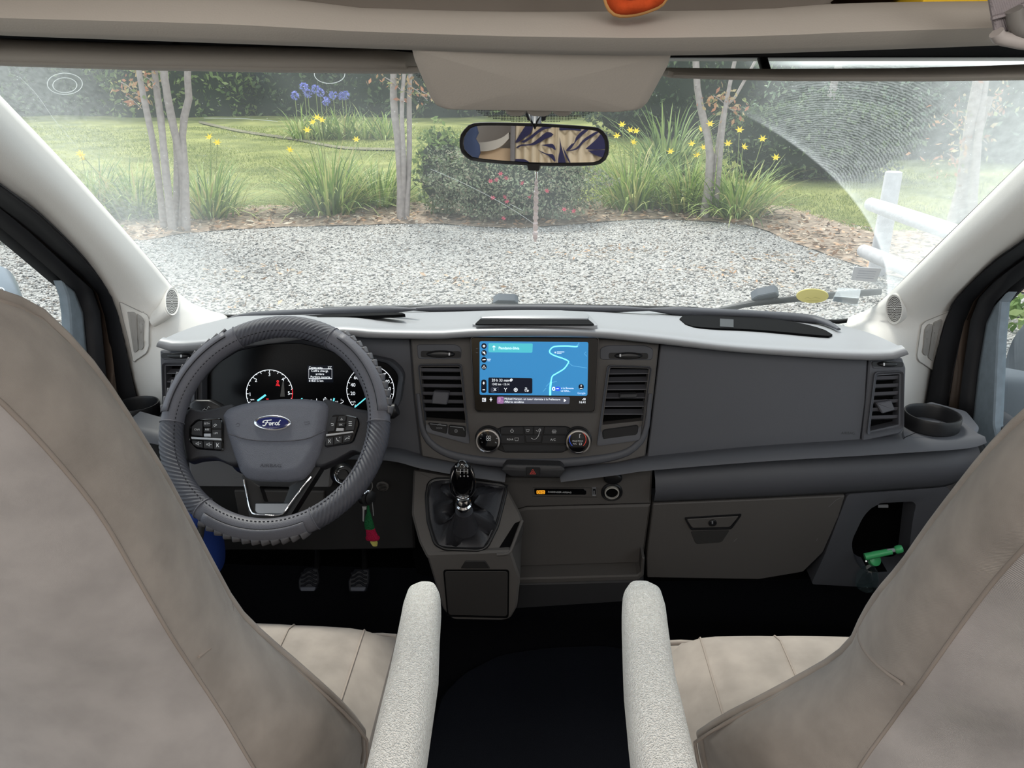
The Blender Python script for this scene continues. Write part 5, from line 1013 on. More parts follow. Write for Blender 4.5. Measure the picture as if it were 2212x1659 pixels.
# ------------------------------------------------------------------ instrument cluster
IC = T('instrument_cluster', 'black instrument panel with lit dials behind the steering wheel', 'gauges', FP.h(655, 810))
ico = [(447, 880), (447, 812), (473, 783), (515, 757), (580, 743), (646, 741), (690, 750), (740, 768), (790, 775), (835, 784), (854, 800), (861, 814), (854, 862), (840, 892), (700, 905), (460, 900)]
slab('dial_panel', ico, FP, .006, .006, M('cluster_black', (5, 5, 7), .25, .3), IC, r=8, bev=.001)
ccx, ccy = 655, 825
frame('cluster_hood', [((x - ccx) * 1.05 + ccx, (y - ccy) * 1.10 + ccy) for x, y in ico], ico, FP, .028, .026, DASH, IC, 8, 8, w2=.007)
CW_ = .0064
def dial(cx_, cy_, rx_, ry_, a0, a1, n, majors, labels, red=None):
    o = strokes('dial_arc', [el(cx_, cy_, rx_, ry_, 40, 0, a0, a1)], 1.3, FP, CW_, WHITE_E, IC)
    if red: strokes('red_zone', [el(cx_, cy_, rx_, ry_, 12, 0, red[0], red[1])], 1.6, FP, CW_ + .0002, RED_E, o)
    tk = []
    for i in range(n):
        a = R(a0 + (a1 - a0) * i / (n - 1)); l = .90 if i % majors == 0 else .95; tk.append([(cx_ + rx_ * math.cos(a), cy_ + ry_ * math.sin(a)), (cx_ + rx_ * l * math.cos(a), cy_ + ry_ * l * math.sin(a))])
    strokes('dial_tick', tk, 1.2, FP, CW_, WHITE_E, o)
    for s, a, k in labels: text(s, cx_ + rx_ * k * math.cos(R(a)), cy_ + ry_ * k * math.sin(R(a)), 7.5, FP, CW_, WHITE_E, o)
    return o
o = dial(582, 849, 50, 50, -205, 25, 21, 2, [('1', -184, .84), ('2', -137, .80), ('3', -90, .80), ('4', -45, .82), ('5', 1, .84)], (-10, 22))
strokes('dial_needle', [[(556, 866), (574, 853)]], 4, FP, CW_ + .0004, CYAN_E, o); text('rpm', 545, 863, 3.5, FP, CW_, WHITE_E, o)
strokes('belt_lamp', [el(600, 824, 2, 2, 8) + [(602, 824)], [(596, 833), (600, 827), (604, 833), (596, 833)], [(597, 829), (604, 834)]], 1.8, FP, CW_ + .0003, RED_E, IC)
slab('grey_reflection_bar' if False else 'dial_reflection', [(610, 825), (613, 823), (615, 857), (605, 857)], FP, .0068, .0006, M('reflection_grey', (92, 92, 90), .4, .3), IC, bev=.0001)  # grey bar painted as a reflection on the dial panel
o = dial(800, 842, 51, 52, -220, 40, 19, 2, [('20', 168 - 360, .76), ('40', -165, .76), ('60', -140, .78), ('80', -112, .78), ('100', -78, .78), ('120', -52, .78), ('140', -27, .74), ('160', -3, .72), ('180', 20, .76)])
strokes('dial_needle', [[(766, 880), (790, 860)]], 2.6, FP, CW_ + .0004, CYAN_E, o); text('km/h', 763, 868, 3.5, FP, CW_, WHITE_E, o); text('0', 768, 877, 5, FP, CW_, WHITE_E, o)
strokes('message_box', [[(667, 797), (717, 797), (717, 818), (667, 818), (667, 797)]], 1.2, FP, CW_, WHITE_E, IC)
slab('message_screen', rect(664, 789, 720, 826), FP, .0063, .0004, M('lcd_dark', (10, 14, 24), .3, .3, emis=.4), IC, bev=.0001)
text('Conso actu.', 667, 794, 4.6, FP, CW_, WHITE_E, IC, 'LEFT', 30); text('22°', 717, 794, 4.6, FP, CW_, WHITE_E, IC, 'RIGHT')
text('Coffre chargt.', 691, 801.5, 4.6, FP, CW_ + .0002, WHITE_E, IC, wpx=37); text('arrière', 691, 808, 4.6, FP, CW_ + .0002, WHITE_E, IC, wpx=18); text('Portière ouverte', 692, 814.5, 4.6, FP, CW_ + .0002, WHITE_E, IC, wpx=42); text('61827.5 km', 667, 822.5, 4.8, FP, CW_, WHITE_E, IC, 'LEFT', 31)
strokes('fuel_needle', [[(719, 872), (722, 860)]], 3.4, FP, CW_, CYAN_E, IC); strokes('fuel_scale', [[(725, 873), (737, 871), (742, 868), (740, 864)]], 1.2, FP, CW_, WHITE_E, IC); text('0', 715, 864, 4.5, FP, CW_, WHITE_E, IC); text('1/2', 727, 868.5, 4, FP, CW_, WHITE_E, IC); text('1', 737, 864, 4.5, FP, CW_, WHITE_E, IC)
strokes('lamp_icons', [[(699, 862), (706, 862), (706, 867), (699, 867), (699, 862)], [(701, 859), (704, 859)], [(668, 864), (674, 864)], [(684, 861), (684, 866)]], 1.4, FP, CW_, WHITE_E, IC); strokes('lamp_icons', [[(575, 862), (580, 862)]], 2, FP, CW_, RED_E, IC); strokes('lamp_icons', [[(648, 866), (653, 860)]], 2.6, FP, CW_, CYAN_E, IC)

# ------------------------------------------------------------------ touch screen
HU = T('touch_screen', 'large black touch screen showing a blue navigation map, centre of the dashboard', 'screen', FP.h(1155, 810))
slab('housing', [(1016, 733), (1021, 728), (1289, 729), (1294, 735), (1286, 885), (1281, 890), (1030, 889), (1025, 884)], FP, .028, .024, GLOSSB, HU, r=3, bev=.002)
tube('edge_trim', [FP.h(x, y, .0265) for x, y in rp([(1017, 729), (1293, 730), (1285, 889.5), (1026, 888.5)], 6)], .0009, M('edge_metal', (120, 118, 120), .25, .5, metal=1), HU, 6, True)
W = .0284
MAPM = M('map_blue', (58, 138, 196), .3, .3, emis=.55); dsp = slab('map_display', [(1036, 737), (1271, 739), (1269, 855), (1036, 853)], FP, W, .0004, MAPM, HU, r=4, bev=.0001)
W += .0003
TEAL = M('map_teal', (80, 190, 205), .3, .3, emis=.6); NV = M('ui_navy', (12, 18, 34), .3, .3, emis=.5); UG = M('ui_grey', (84, 88, 104), .3, .3, emis=.5)
def sl(n_, p, m, r=3): return slab(n_, p, FP, W, .0003, m, dsp, r=r, bev=.00005)
sl('direction_banner', [(1055, 741), (1151, 742), (1150, 762), (1055, 761)], TEAL)
sl('trip_card', [(1055, 815.5), (1150, 817), (1150, 850), (1055, 849.5)], NV)
for y in (747.5, 762.3, 777.3, 792.5): sl('map_button', el(1045.5, y, 5.8, 6.2, 20), NV, 0)
sl('zoom_button', [(1039.5, 820), (1051, 820), (1051, 849), (1039, 849)], NV, 6)
sl('speed_button', el(1255.5, 835.5, 5.8, 6.2, 20), NV, 0)
slab('media_bar', [(1074, 857), (1231, 858), (1230, 873), (1073, 872)], FP, W, .0003, UG, HU, r=3, bev=.00005)
slab('cover_art', [(1074, 857), (1088, 857), (1088, 872), (1073.5, 872)], FP, W + .0002, .0003, M('art_violet', (150, 92, 170), .3, .3, emis=.5, var=(300, .6, (230, 190, 210))), HU, r=3, bev=.00005)
W2 = W + .0003
sl2 = lambda n_, l, wd, m, par=dsp: strokes(n_, l, wd, FP, W2, m, par)
sl2('route_line', [cr([(1188, 854), (1188, 840), (1190, 825), (1193, 813), (1200, 808), (1212, 801), (1220, 795), (1228, 783), (1226, 779), (1215, 774), (1200, 769), (1190, 764), (1187, 760), (1188, 756), (1194, 750), (1204, 748), (1225, 747.5), (1243, 749), (1248, 748)], 60)], 2.6, M('route_cyan', (130, 245, 240), .3, .3, emis=.9))
sl2('route_line', [[(1188.5, 854), (1188.5, 838)], [(1188.5, 838), (1190, 825)]], 4.2, M('route_cyan', (130, 245, 240)))
sl2('map_road', [[(1228, 783), (1236, 790), (1268, 795)], [(1250, 740), (1248, 748), (1252, 745)], [(1246, 746), (1252, 742)], [(1180, 835), (1186, 828)], [(1173, 846), (1180, 838)], [(1192, 826), (1203, 824)], [(1266, 760), (1262, 764), (1268, 770)]], .8, M('map_road', (110, 190, 225), .3, .3, emis=.6))
text('Piendamó-Silvia', 1077, 752, 6, FP, W2, WHITE_E, dsp, 'LEFT', 44); sl2('arrow_icon', [[(1067, 757), (1067, 747)], [(1064, 750), (1067, 747), (1070, 750)]], 1.3, WHITE_E)
text('20 h 33 min', 1062, 821.5, 6.2, FP, W2, WHITE_E, dsp, 'LEFT', 37); text('1242 km · 13:14', 1062, 830, 4.8, FP, W2, WHITE_E, dsp, 'LEFT', 37)
sl('close_button', [(1060, 836), (1078, 836), (1078, 848), (1060, 848)], UG, 5)
sl2('card_icon', [[(1066.5, 838.5), (1072, 844.5)], [(1072, 838.5), (1066.5, 844.5)], [(1089, 838), (1092, 842), (1095, 838)], [(1092, 842), (1092, 846)], el(1114, 842, 3.6, 3.8, 14) + [(1117.6, 842)], [(1112, 842), (1116, 842)], [(1114, 840), (1114, 844)], [(1134, 838), (1138, 838), (1138, 841), (1134, 841), (1134, 845), (1137, 845)], el(1140, 844, 1.6, 1.6, 8) + [(1141.6, 844)]], 1.2, WHITE_E)
sl2('leaf_icon', [el(1104, 821, 2.8, 1.8, 10, -40) + el(1104, 821, 2.8, 1.8, 10, -40)[:1]], 2, WHITE_E)
sl2('button_icon', [el(1045.5, 747.5, 2, 2, 8) + [(1047.5, 747.5)], [(1042.5, 759.5), (1048.5, 765.5)], [(1043, 763), (1047, 760), (1047.5, 764)], [(1042, 777.5), (1049, 776.5)], [(1045.5, 789.5), (1049, 795), (1042, 795), (1045.5, 789.5)], [(1042.5, 827.5), (1047.5, 827.5)], [(1045, 824.5), (1045, 830.5)], [(1042.5, 842), (1047.5, 842)], [(1252.5, 839), (1258.5, 839)]], 1.5, WHITE_E)
text('0', 1255.5, 833.5, 4.5, FP, W2, WHITE_E, dsp)
LB_ = M('poi_blue', (50, 90, 220), .3, .3, emis=.8); sl('poi_badge', el(1205, 840, 6, 5, 18), LB_, 0); sl2('poi_pin', [el(1196, 840, 2.6, 3.4, 10) + el(1196, 840, 2.6, 3.4, 10)[:1], [(1202, 839.5), (1207, 839.5)]], 2, WHITE_E)
text('a La Bonanza', 1212, 838.5, 3.8, FP, W2, WHITE_E, dsp, 'LEFT', 27); text('vd KIRA...', 1211, 844.5, 3.6, FP, W2, WHITE_E, dsp, 'LEFT', 21); text('Google', 1256, 849.5, 4.6, FP, W2, M('ui_pale', (190, 215, 235), .3, .3, emis=.8), dsp, wpx=17)
sl2('poi_pin', [el(1199.5, 761.5, 1.1, 1.3, 8) + [(1200.6, 761.5)], [(1203, 760.3), (1219, 760.3)], [(1203, 763.3), (1213, 763.3)], [(1052, 776), (1060, 776)], [(1053, 779.5), (1059, 779.5)]], 1.0, WHITE_E)
text('Mickaël Harpon, un tueur islamiste à la Préfecture', 1089.5, 861.5, 4.4, FP, W2 + .0002, WHITE_E, HU, 'LEFT', 120); text('Affaires sensibles', 1089.5, 868, 4.4, FP, W2 + .0002, WHITE_E, HU, 'LEFT', 42)
slab('play_icon', [(1218, 861.5), (1223.5, 865), (1218, 868.5)], FP, W2 + .0002, .0002, WHITE_E, HU, bev=.00002); sl2('bar_icon', [[(1042, 860), (1049, 860), (1049, 867), (1042, 867), (1042, 860)], [(1045.5, 860), (1045.5, 867)], [(1045.5, 863.5), (1049, 863.5)], [(1060.5, 858.5), (1060.5, 863)], [(1058, 862), (1060.5, 865), (1063, 862)], [(1060.5, 865), (1060.5, 867)], [(1258, 864), (1262, 860), (1262, 864), (1258, 864)], [(1264, 860), (1264, 864)]], 1.5, WHITE_E, HU)
text('16:41', 1258, 869, 5, FP, W2, WHITE_E, HU); text('RST', 1030.5, 753, 2, FP, W2, PRINTD, HU); text('MIC', 1030.5, 762, 2, FP, W2, PRINTD, HU)

# ------------------------------------------------------------------ steering wheel
tl = R(38); WP = PL(CAM + ray(594, 927) * 1.31, (0, -math.cos(tl), math.sin(tl)))
SW = T('steering_wheel', 'dark grey steering wheel in a ribbed and carbon look cover', 'steering wheel', WP.o)
du, dv = (WP.h(845, 927) - WP.h(343, 927)).length / 2, (WP.h(594, 685) - WP.h(594, 1170)).length / 2
TB = .0190; RR = (du + dv) / 2 - TB - .0015
oc = (WP.h(845, 927) + WP.h(343, 927)) / 2; oc = V((oc.x, ((WP.h(594, 685) + WP.h(594, 1170)) / 2).y, ((WP.h(594, 685) + WP.h(594, 1170)) / 2).z)); q_ = WP.uv(oc)
def wp(th, psi, extra=0.0, tb=TB):            # point on the rim: th round the wheel, psi round the tube (0 = outer edge, 90 = towards the driver)
    r_ = RR + (tb + extra) * math.cos(psi); return WP.pt(q_[0] + r_ * math.cos(th), q_[1] + r_ * math.sin(th), (tb + extra) * math.sin(psi))
def seg(name, a0, a1, m, par, extra=0.0, p0=0, p1=360, nt=None, thick=0, npsi=None):
    nt = nt or max(4, int(abs(a1 - a0) / 3)); npsi = npsi or (24 if p1 - p0 >= 359 else max(4, int((p1 - p0) / 12))); full = p1 - p0 >= 359
    rows = [[wp(R(a0 + (a1 - a0) * i / nt), R(p0 + (p1 - p0) * j / npsi), extra(i / nt, j / npsi) if callable(extra) else extra) for j in range(npsi if full else npsi + 1)] for i in range(nt + 1)]
    return loft(name, rows, m, par, cu=full, thick=thick, sm=180, off=0)
ribs = [(118, 180), (2, 62), (234, 298)]; weave = [(62, 118), (180, 234), (298, 362)]
RIB = M('cover_rib', (84, 83, 86), .55, .35)
for a0, a1 in weave:
    o = seg('cover_panel', a0, a1, COVERW, SW, lambda f, g, a0=a0, a1=a1: .0006 * math.sin(2 * math.pi * (f * (a1 - a0) / 2.6 - g * 12)) * (1 if .02 < f < .98 else 0), nt=150, npsi=72); o['label'] = 'carbon look ribbed panel of the cover'
    for a in (a0, a1): tube('panel_seam', [wp(R(a), R(j * 15), .0006) for j in range(24)], .0012, COVER, o, 5, True)
for a0, a1 in ribs:
    o = seg('cover_panel', a0, a1, COVER, SW); o['label'] = 'smooth panel of the cover with tread ribs'
    pl_ = seg('flat_plate', a0 + 5, a1 - 5, COVER, o, .0016, 22, 84, thick=.0012)
    tube('plate_edge', [wp(R(a0 + 5 + (a1 - a0 - 10) * i / 24), R(86), .0012) for i in range(25)] , .0006, BLACKP, o, 4)
    n = 12; st = (a1 - a0 - 8) / n
    for k in range(n):
        b0 = a0 + 4 + k * st; sgn = 1 if a0 != 2 else 1
        seg('tread_rib', b0, b0 + st * .80, RIB, o, lambda f, g: .0012 + .0046 * (f if a0 in (2,) else 1 - f) * min(1, 1.7 * math.sin(math.pi * min(1, .12 + g * .86))), -80, 34, 5, thick=.0026)
bm = bmesh.new()
for i in range(150):
    a = R(i * 2.4); tube_bm(bm, [wp(a, R(128), .0006), wp(a + R(1.2), R(128), .0006)], .0007, 4)
o = mk('stitching', bm, M('stitch_dark', (28, 28, 32), .7, .2), SW, 0); o['kind'] = 'stuff'
def ws_(n_, p, w, t, m, par, r=3, bev=.002): return slab(n_, p, WP, w, t, m, par, r=r, bev=bev)
dome('spoke', [(392, 905), (410, 880), (440, 888), (505, 872), (525, 960), (535, 1002), (500, 1006), (465, 990), (430, 992), (404, 1000), (396, 960)], WP, -.022, .022, .006, WHEELP, SW, r=8, steps=3, inset=.008)
dome('spoke', [(700, 860), (775, 884), (812, 890), (800, 935), (792, 985), (765, 975), (725, 998), (690, 1012), (665, 1000)], WP, -.022, .022, .006, WHEELP, SW, r=8, steps=3, inset=.008)
sp = frame('spoke', [(522, 1026), (694, 1008), (622, 1122), (540, 1122)], [(560, 1050), (626, 1052), (614, 1084), (571, 1084)], WP, -.020, .024, BLACKP, SW, 6, 4, w2=-.026)
ws_('silver_plate', [(551, 1087), (624, 1087), (615, 1106), (607, 1110), (556, 1110), (550, 1104)], -.0175, .004, M('plate_silver', (150, 154, 160), .3, .5, metal=.7), sp, 3, .0012)
tube('chrome_strip', [WP.h(x, y, -.0168) for x, y in cr([(527, 1036), (534, 1072), (541, 1101), (551, 1111), (580, 1113), (606, 1112), (617, 1102), (646, 1062), (672, 1030)], 30)], .0017, CHROME, sp, 6)
ab = dome('airbag_cover', [(482, 898), (492, 884), (520, 874), (560, 866), (610, 862), (660, 862), (700, 867), (710, 878), (708, 905), (700, 950), (690, 985), (672, 1018), (655, 1035), (625, 1040), (560, 1039), (535, 1034), (520, 1020), (504, 975), (490, 930)], WP, -.016, .03, .012, AIRBAG, SW, r=6, steps=5, inset=.022)
tube('airbag_crease', [WP.h(x, y, -.0035) for x, y in cr([(492, 937), (540, 950), (600, 953), (660, 948), (702, 930)], 20)], .0009, M('crease_dark', (70, 70, 76), .6, .3), ab, 5)
text('AIRBAG', 585, 1006, 7, WP, -.0035, M('emboss_grey', (58, 59, 66), .6, .3), ab, wpx=46)
strokes('horn_mark', [[(509, 918), (513, 914), (518, 916), (516, 921), (511, 921)], [(657, 912), (668, 911), (670, 915), (659, 917), (657, 912)]], 1.0, WP, -.0036, M('emboss_grey', (58, 59, 66)), ab)
em = dome('emblem', el(588.5, 913.5, 41, 17.5, 40), WP, -.0025, .006, .0025, CHROME, ab, steps=2, inset=.003)
dome('emblem_field', el(588.5, 913.5, 35, 13.2, 40), WP, .0002, .002, .0008, M('emblem_blue', (24, 32, 86), .2, .5, coat=.5), em, steps=2, inset=.004)
def zq(l): return [(540 + a / 6.506, 780 + b / 6.506) for a, b in l]
FS = [cr(zq([(200, 852), (182, 868), (185, 846), (215, 834), (262, 832), (305, 826)]), 14), cr(zq([(248, 836), (232, 872), (212, 902), (190, 908), (178, 898)]), 12), cr(zq([(212, 872), (240, 864), (262, 866)]), 6),
      [(540 + a / 6.506, 780 + b / 6.506) for a, b in el(283, 882, 13, 17, 14) + [(296, 882)]], cr(zq([(296, 876), (312, 868), (318, 862), (312, 896), (322, 898)]), 10), cr(zq([(316, 884), (330, 866), (346, 864)]), 6),
      [(540 + a / 6.506, 780 + b / 6.506) for a, b in el(374, 880, 17, 17, 14) + [(391, 880)]], cr(zq([(346, 890), (358, 878)]), 4), cr(zq([(430, 828), (412, 850), (396, 884), (402, 898), (422, 888)]), 12)]
strokes('emblem_script', FS, 2.0, WP, .0012, M('script_white', (236, 238, 240), .3, .4), em)
# switch pods
pod = ws_('switch_pod', [(408, 920), (424, 905), (476, 902), (482, 912), (482, 974), (424, 970), (407, 952)], -.012, .012, GLOSSB, SW, 6, .002)
bt = lambda p, par, m=BTN: ws_('switch_button', p, -.0095, .004, m, par, 2, .0008)
for p in ([(414, 921), (427, 910), (437, 909), (437, 942), (413, 939)], [(457, 907), (476, 907), (478, 913), (478, 926), (457, 926)], [(457, 927.5), (478, 927.5), (478, 946), (457, 945)], [(439, 909), (455, 908), (455, 922), (439, 922)], [(414, 951), (437, 952), (438, 967), (425, 965), (416, 960)], [(439, 952), (460, 953), (460, 969), (440, 968)], [(462, 953), (478, 954), (478, 971), (462, 970)]): bt(p, pod)
ws_('toggle', rect(440, 924, 455, 934), -.0065, .006, BLACKP, pod, 2, .001); ws_('toggle_chrome', rect(440, 936, 455, 943), -.009, .004, SATIN, pod, 1, .0006); ws_('chrome_bar', [(412, 943), (478, 947), (478, 951.5), (413, 948)], -.0088, .004, SATIN, pod, 1, .0006)
for s, x, y in (('CAN', 425.5, 928), ('SET+', 447, 915), ('RES', 447.5, 928), ('LIM', 466, 936)): text(s, x, y, 4, WP, -.0060 if s == 'RES' else -.0092, PRINT, pod)
strokes('switch_icon', [el(465, 919, 3, 3, 10, 0, 120, 360), [(463, 922), (468, 917)], [(423, 957), (426, 957), (429, 954), (429, 962), (426, 959), (423, 959), (423, 957)], [(431, 958), (434, 958)], [(446, 959), (449, 959), (452, 956), (452, 964), (449, 961), (446, 961), (446, 959)], [(454, 960), (457, 960)], [(467, 957), (473, 966)], [(473, 957), (467, 966)], [(468, 959), (468, 964)]], 1.0, WP, -.0092, PRINT, pod)
pod = ws_('switch_pod', [(700, 962), (718, 895), (746, 895), (773, 901), (777, 916), (764, 953), (756, 958), (704, 966)], -.012, .012, GLOSSB, SW, 6, .002)
for p in ([(706, 933), (716, 901), (728, 899), (722, 931)], [(750, 899), (769, 905), (765, 929), (746, 930)], [(731, 899), (748, 899), (746, 911), (729, 911)], [(704, 946), (720, 944), (720, 961), (703, 963)], [(722, 943.5), (740, 941), (738, 957), (722, 960)], [(742, 940.5), (761, 937), (756, 953), (741, 956)]): bt(p, pod)
ws_('toggle', [(729, 913), (746, 913), (744, 922), (728, 922)], -.0065, .006, BLACKP, pod, 2, .001); ws_('toggle_chrome', [(727, 924), (743, 924), (742, 931), (725, 931)], -.009, .004, SATIN, pod, 1, .0006); ws_('chrome_bar', [(704, 938), (763, 931), (763, 934.5), (704, 942.5)], -.0088, .004, SATIN, pod, 1, .0006)
text('OK', 736, 917.5, 3.6, WP, -.0060, PRINT, pod); strokes('switch_icon', [[(715, 915), (720, 915), (720, 919), (716, 919)], [(736, 907), (738, 903), (740, 907), (736, 907)], [(753, 911), (760, 911)], [(753, 915), (760, 915)], [(753, 919), (760, 919)], [(709, 949), (711, 953), (709, 957)], [(714, 949), (712, 953), (714, 957)], [(727, 946), (728, 951), (733, 953)], [(733, 946), (735, 944)], [(745, 950), (749, 946), (755, 947)], [(753, 942), (755, 944)]], 1.1, WP, -.0092, PRINT, pod)
a_, b_ = WP.h(590, 960, -.02), WP.h(590, 945, -.15); superloft('column_shroud', [(a_, (.055, 0, 0), WP.v * .05), (a_.lerp(b_, .3), (.075, 0, 0), WP.v * .062), (b_, (.085, 0, 0), WP.v * .06)], BLACKP, SW, e=3.5)
# column stalks, ignition, keys
t = T('indicator_stalk', 'black indicator stalk with arrow symbols left of the steering column', 'stalk', WP.h(450, 882, -.06)); PLS = PL(WP.h(450, 882, -.075), (.1, -.92, .38))
dome('stalk_body', [(409, 872), (420, 863), (455, 863), (476, 874), (494, 890), (488, 903), (452, 905), (412, 896)], PLS, 0, .02, .006, BLACKP, t, r=5, steps=3, inset=.006)
strokes('stalk_icon', [[(438, 886), (442, 882), (442, 884.5), (447, 885.5), (446, 888), (442, 887.5), (441, 890), (438, 886)], [(460, 893), (456, 889), (456, 891), (450, 889), (450, 892), (455, 894), (455, 896), (460, 893)], [(448, 883), (450, 878), (454, 880)]], .8, PLS, .0068, PRINT, t)
tube('stalk_root', [PLS.h(488, 896, -.004), PLS.h(540, 905, -.03)], .012, BLACKP, t, 10)
t = T('wiper_stalk', 'black wiper stalk whose tip shows right of the steering wheel', 'stalk', WP.h(850, 888, -.06))
tube('stalk_body', [WP.h(700, 915, -.10), WP.h(800, 898, -.085), WP.h(848, 888, -.075), WP.h(858, 884, -.073)], [.008, .010, .014, .011], BLACKP, t, 14)
t = T('ignition_lock', 'black ignition lock with silver marked ring right of the column', 'lock', WP.h(742, 1027, -.10)); c = WP.h(742, 1027, -.10); ax2 = V((.35, -.85, .30)).normalized()
lathe('lock_barrel', c - ax2 * .03, ax2, [(.021, 0), (.021, .02), (.017, .026), (.011, .027), (.009, .02)], BLACKP, t, 28)
IP = PL(c, ax2); tube('lock_ring', [IP.h(742, 1027, -.002) + IP.u * (.0155 * math.cos(R(a))) + IP.v * (.0155 * math.sin(R(a))) for a in range(90, 260, 8)], .0018, CHROME, t, 6)
strokes('lock_mark', [[(731, 1017), (732, 1019)], [(730, 1034), (732, 1040)], [(727, 1023), (729, 1024)]], 1.6, IP, .0, PRINT, t)
t = T('key_bunch', 'car keys with black fob and a knitted green and red charm below the steering wheel', 'keys', aty(797, 1075, 1.26)); yk = 1.245
tube('split_ring', [aty(x, y, yk) for x, y in cr([(800, 1036), (804, 1044), (804, 1054), (800, 1062), (797, 1068)], 12)], .0012, CHROME, t, 6)
kf = aty(791, 1077, yk); lathe('key_fob', kf - V((-.004, .0, 0)) - V((.012, -.006, 0)), (.8, -.6, .1), [(.005, 0), (.0125, .001), (.0135, .004), (.0135, .011), (.0125, .014), (.005, .015)], BLACKP, t, 24)
lathe('key_fob', aty(802, 1074, yk + .004) - V((.004, 0, 0)), (.8, -.6, .1), [(.005, 0), (.012, .001), (.0125, .003), (.0125, .006), (.005, .008)], BLACKP, t, 24)
lathe('fob_ring', aty(798, 1074, yk) - V((.004, -.002, 0)), (.8, -.6, .1), [(.0115, 0), (.0132, .0005), (.0132, .0022), (.0115, .003)], CHROME, t, 24)
KPn = PL(aty(786, 1110, yk - .004), (0, -1, .1)); slab('key_blade', [(782, 1094), (792, 1094), (791, 1101), (787, 1102), (786, 1127), (783, 1126), (783, 1101)], KPn, 0, .002, SATIN, t, bev=.0004)
tube('chain', [aty(x, y, yk) for x, y in ((804, 1085), (805, 1094), (806, 1103), (807, 1114))], .0009, SATIN, t, 5)
KN = M('knit_green', (34, 96, 58), .95, .1, bump=(700, 1.2, 'voronoi')); KR = M('knit_red', (168, 30, 66), .95, .1, bump=(700, 1.2, 'voronoi'))
def cs(px, py, wpx, dpx): p = aty(px, py, yk + .002); k = 1.25 / F_PX; return (p, (wpx * k / 2, 0, 0), (0, dpx * k / 2, 0))
superloft('knitted_charm', [cs(795, 1092, 5, 5), cs(796, 1105, 9, 8), cs(796, 1118, 17, 12), cs(797, 1132, 24, 16), cs(799, 1141, 25, 16)], KN, t, 18, 2.2)
superloft('knitted_hem', [cs(799, 1138, 23, 15), cs(801, 1148, 25, 16), cs(804, 1157, 29, 18), cs(805, 1161, 37, 20), cs(805, 1165, 35, 18), cs(806, 1167, 20, 12)], KR, t, 18, 2.2)
superloft('yarn_fringe', [cs(806, 1165, 16, 9), cs(808, 1172, 19, 9), cs(810, 1179, 12, 6)], M('yarn_yellow', (226, 216, 120), .9, .1, bump=(300, 1, 'wave')), t, 14, 2.2)

# pedals
PE = M('pedal_rubber', (40, 42, 48), .5, .4)
for lab, pts, ax_ in (('black ribbed clutch pedal, farther from the gear console', [(643, 1254), (658, 1227), (686, 1227), (689, 1254), (682, 1276), (645, 1276)], 684), ('black ribbed brake pedal, nearer to the gear console', [(751, 1256), (765, 1229), (797, 1229), (797, 1256), (790, 1279), (753, 1279)], 787)):
    PP = PL(aty(pts[0][0] + 22, 1252, 1.58), (0, -.85, .5)); t = T('foot_pedal', lab, 'pedal', PP.o, 'foot pedals')
    slab('pedal_pad', pts, PP, 0, .014, PE, t, r=6, bev=.003); x0 = sum(p[0] for p in pts) / 6
    for i, y in enumerate((1234, 1243, 1252, 1261)): tube('pad_rib', [PP.h(x, yy, .002) for x, yy in cr([(x0 - 17, y + 5), (x0 - 9, y + 3), (x0 - 4, y - 2), (x0 + 5, y - 2), (x0 + 10, y + 3), (x0 + 17, y + 4)], 10)], .0028, PE, t, 6)
    slab('pad_edge', [(x0 - 19, 1268), (x0 + 15, 1268), (x0 + 12, 1277), (x0 - 18, 1277)], PP, .004, .006, M('pedal_edge', (92, 96, 108), .4, .5), t, r=3, bev=.001)
    tube('pedal_arm', [PP.h(ax_, 1232, -.01), aty(ax_ + 1, 1195, 1.64), aty(ax_, 1160, 1.70), aty(ax_, 1145, 1.885)], .008, BLACKP, t, 8)

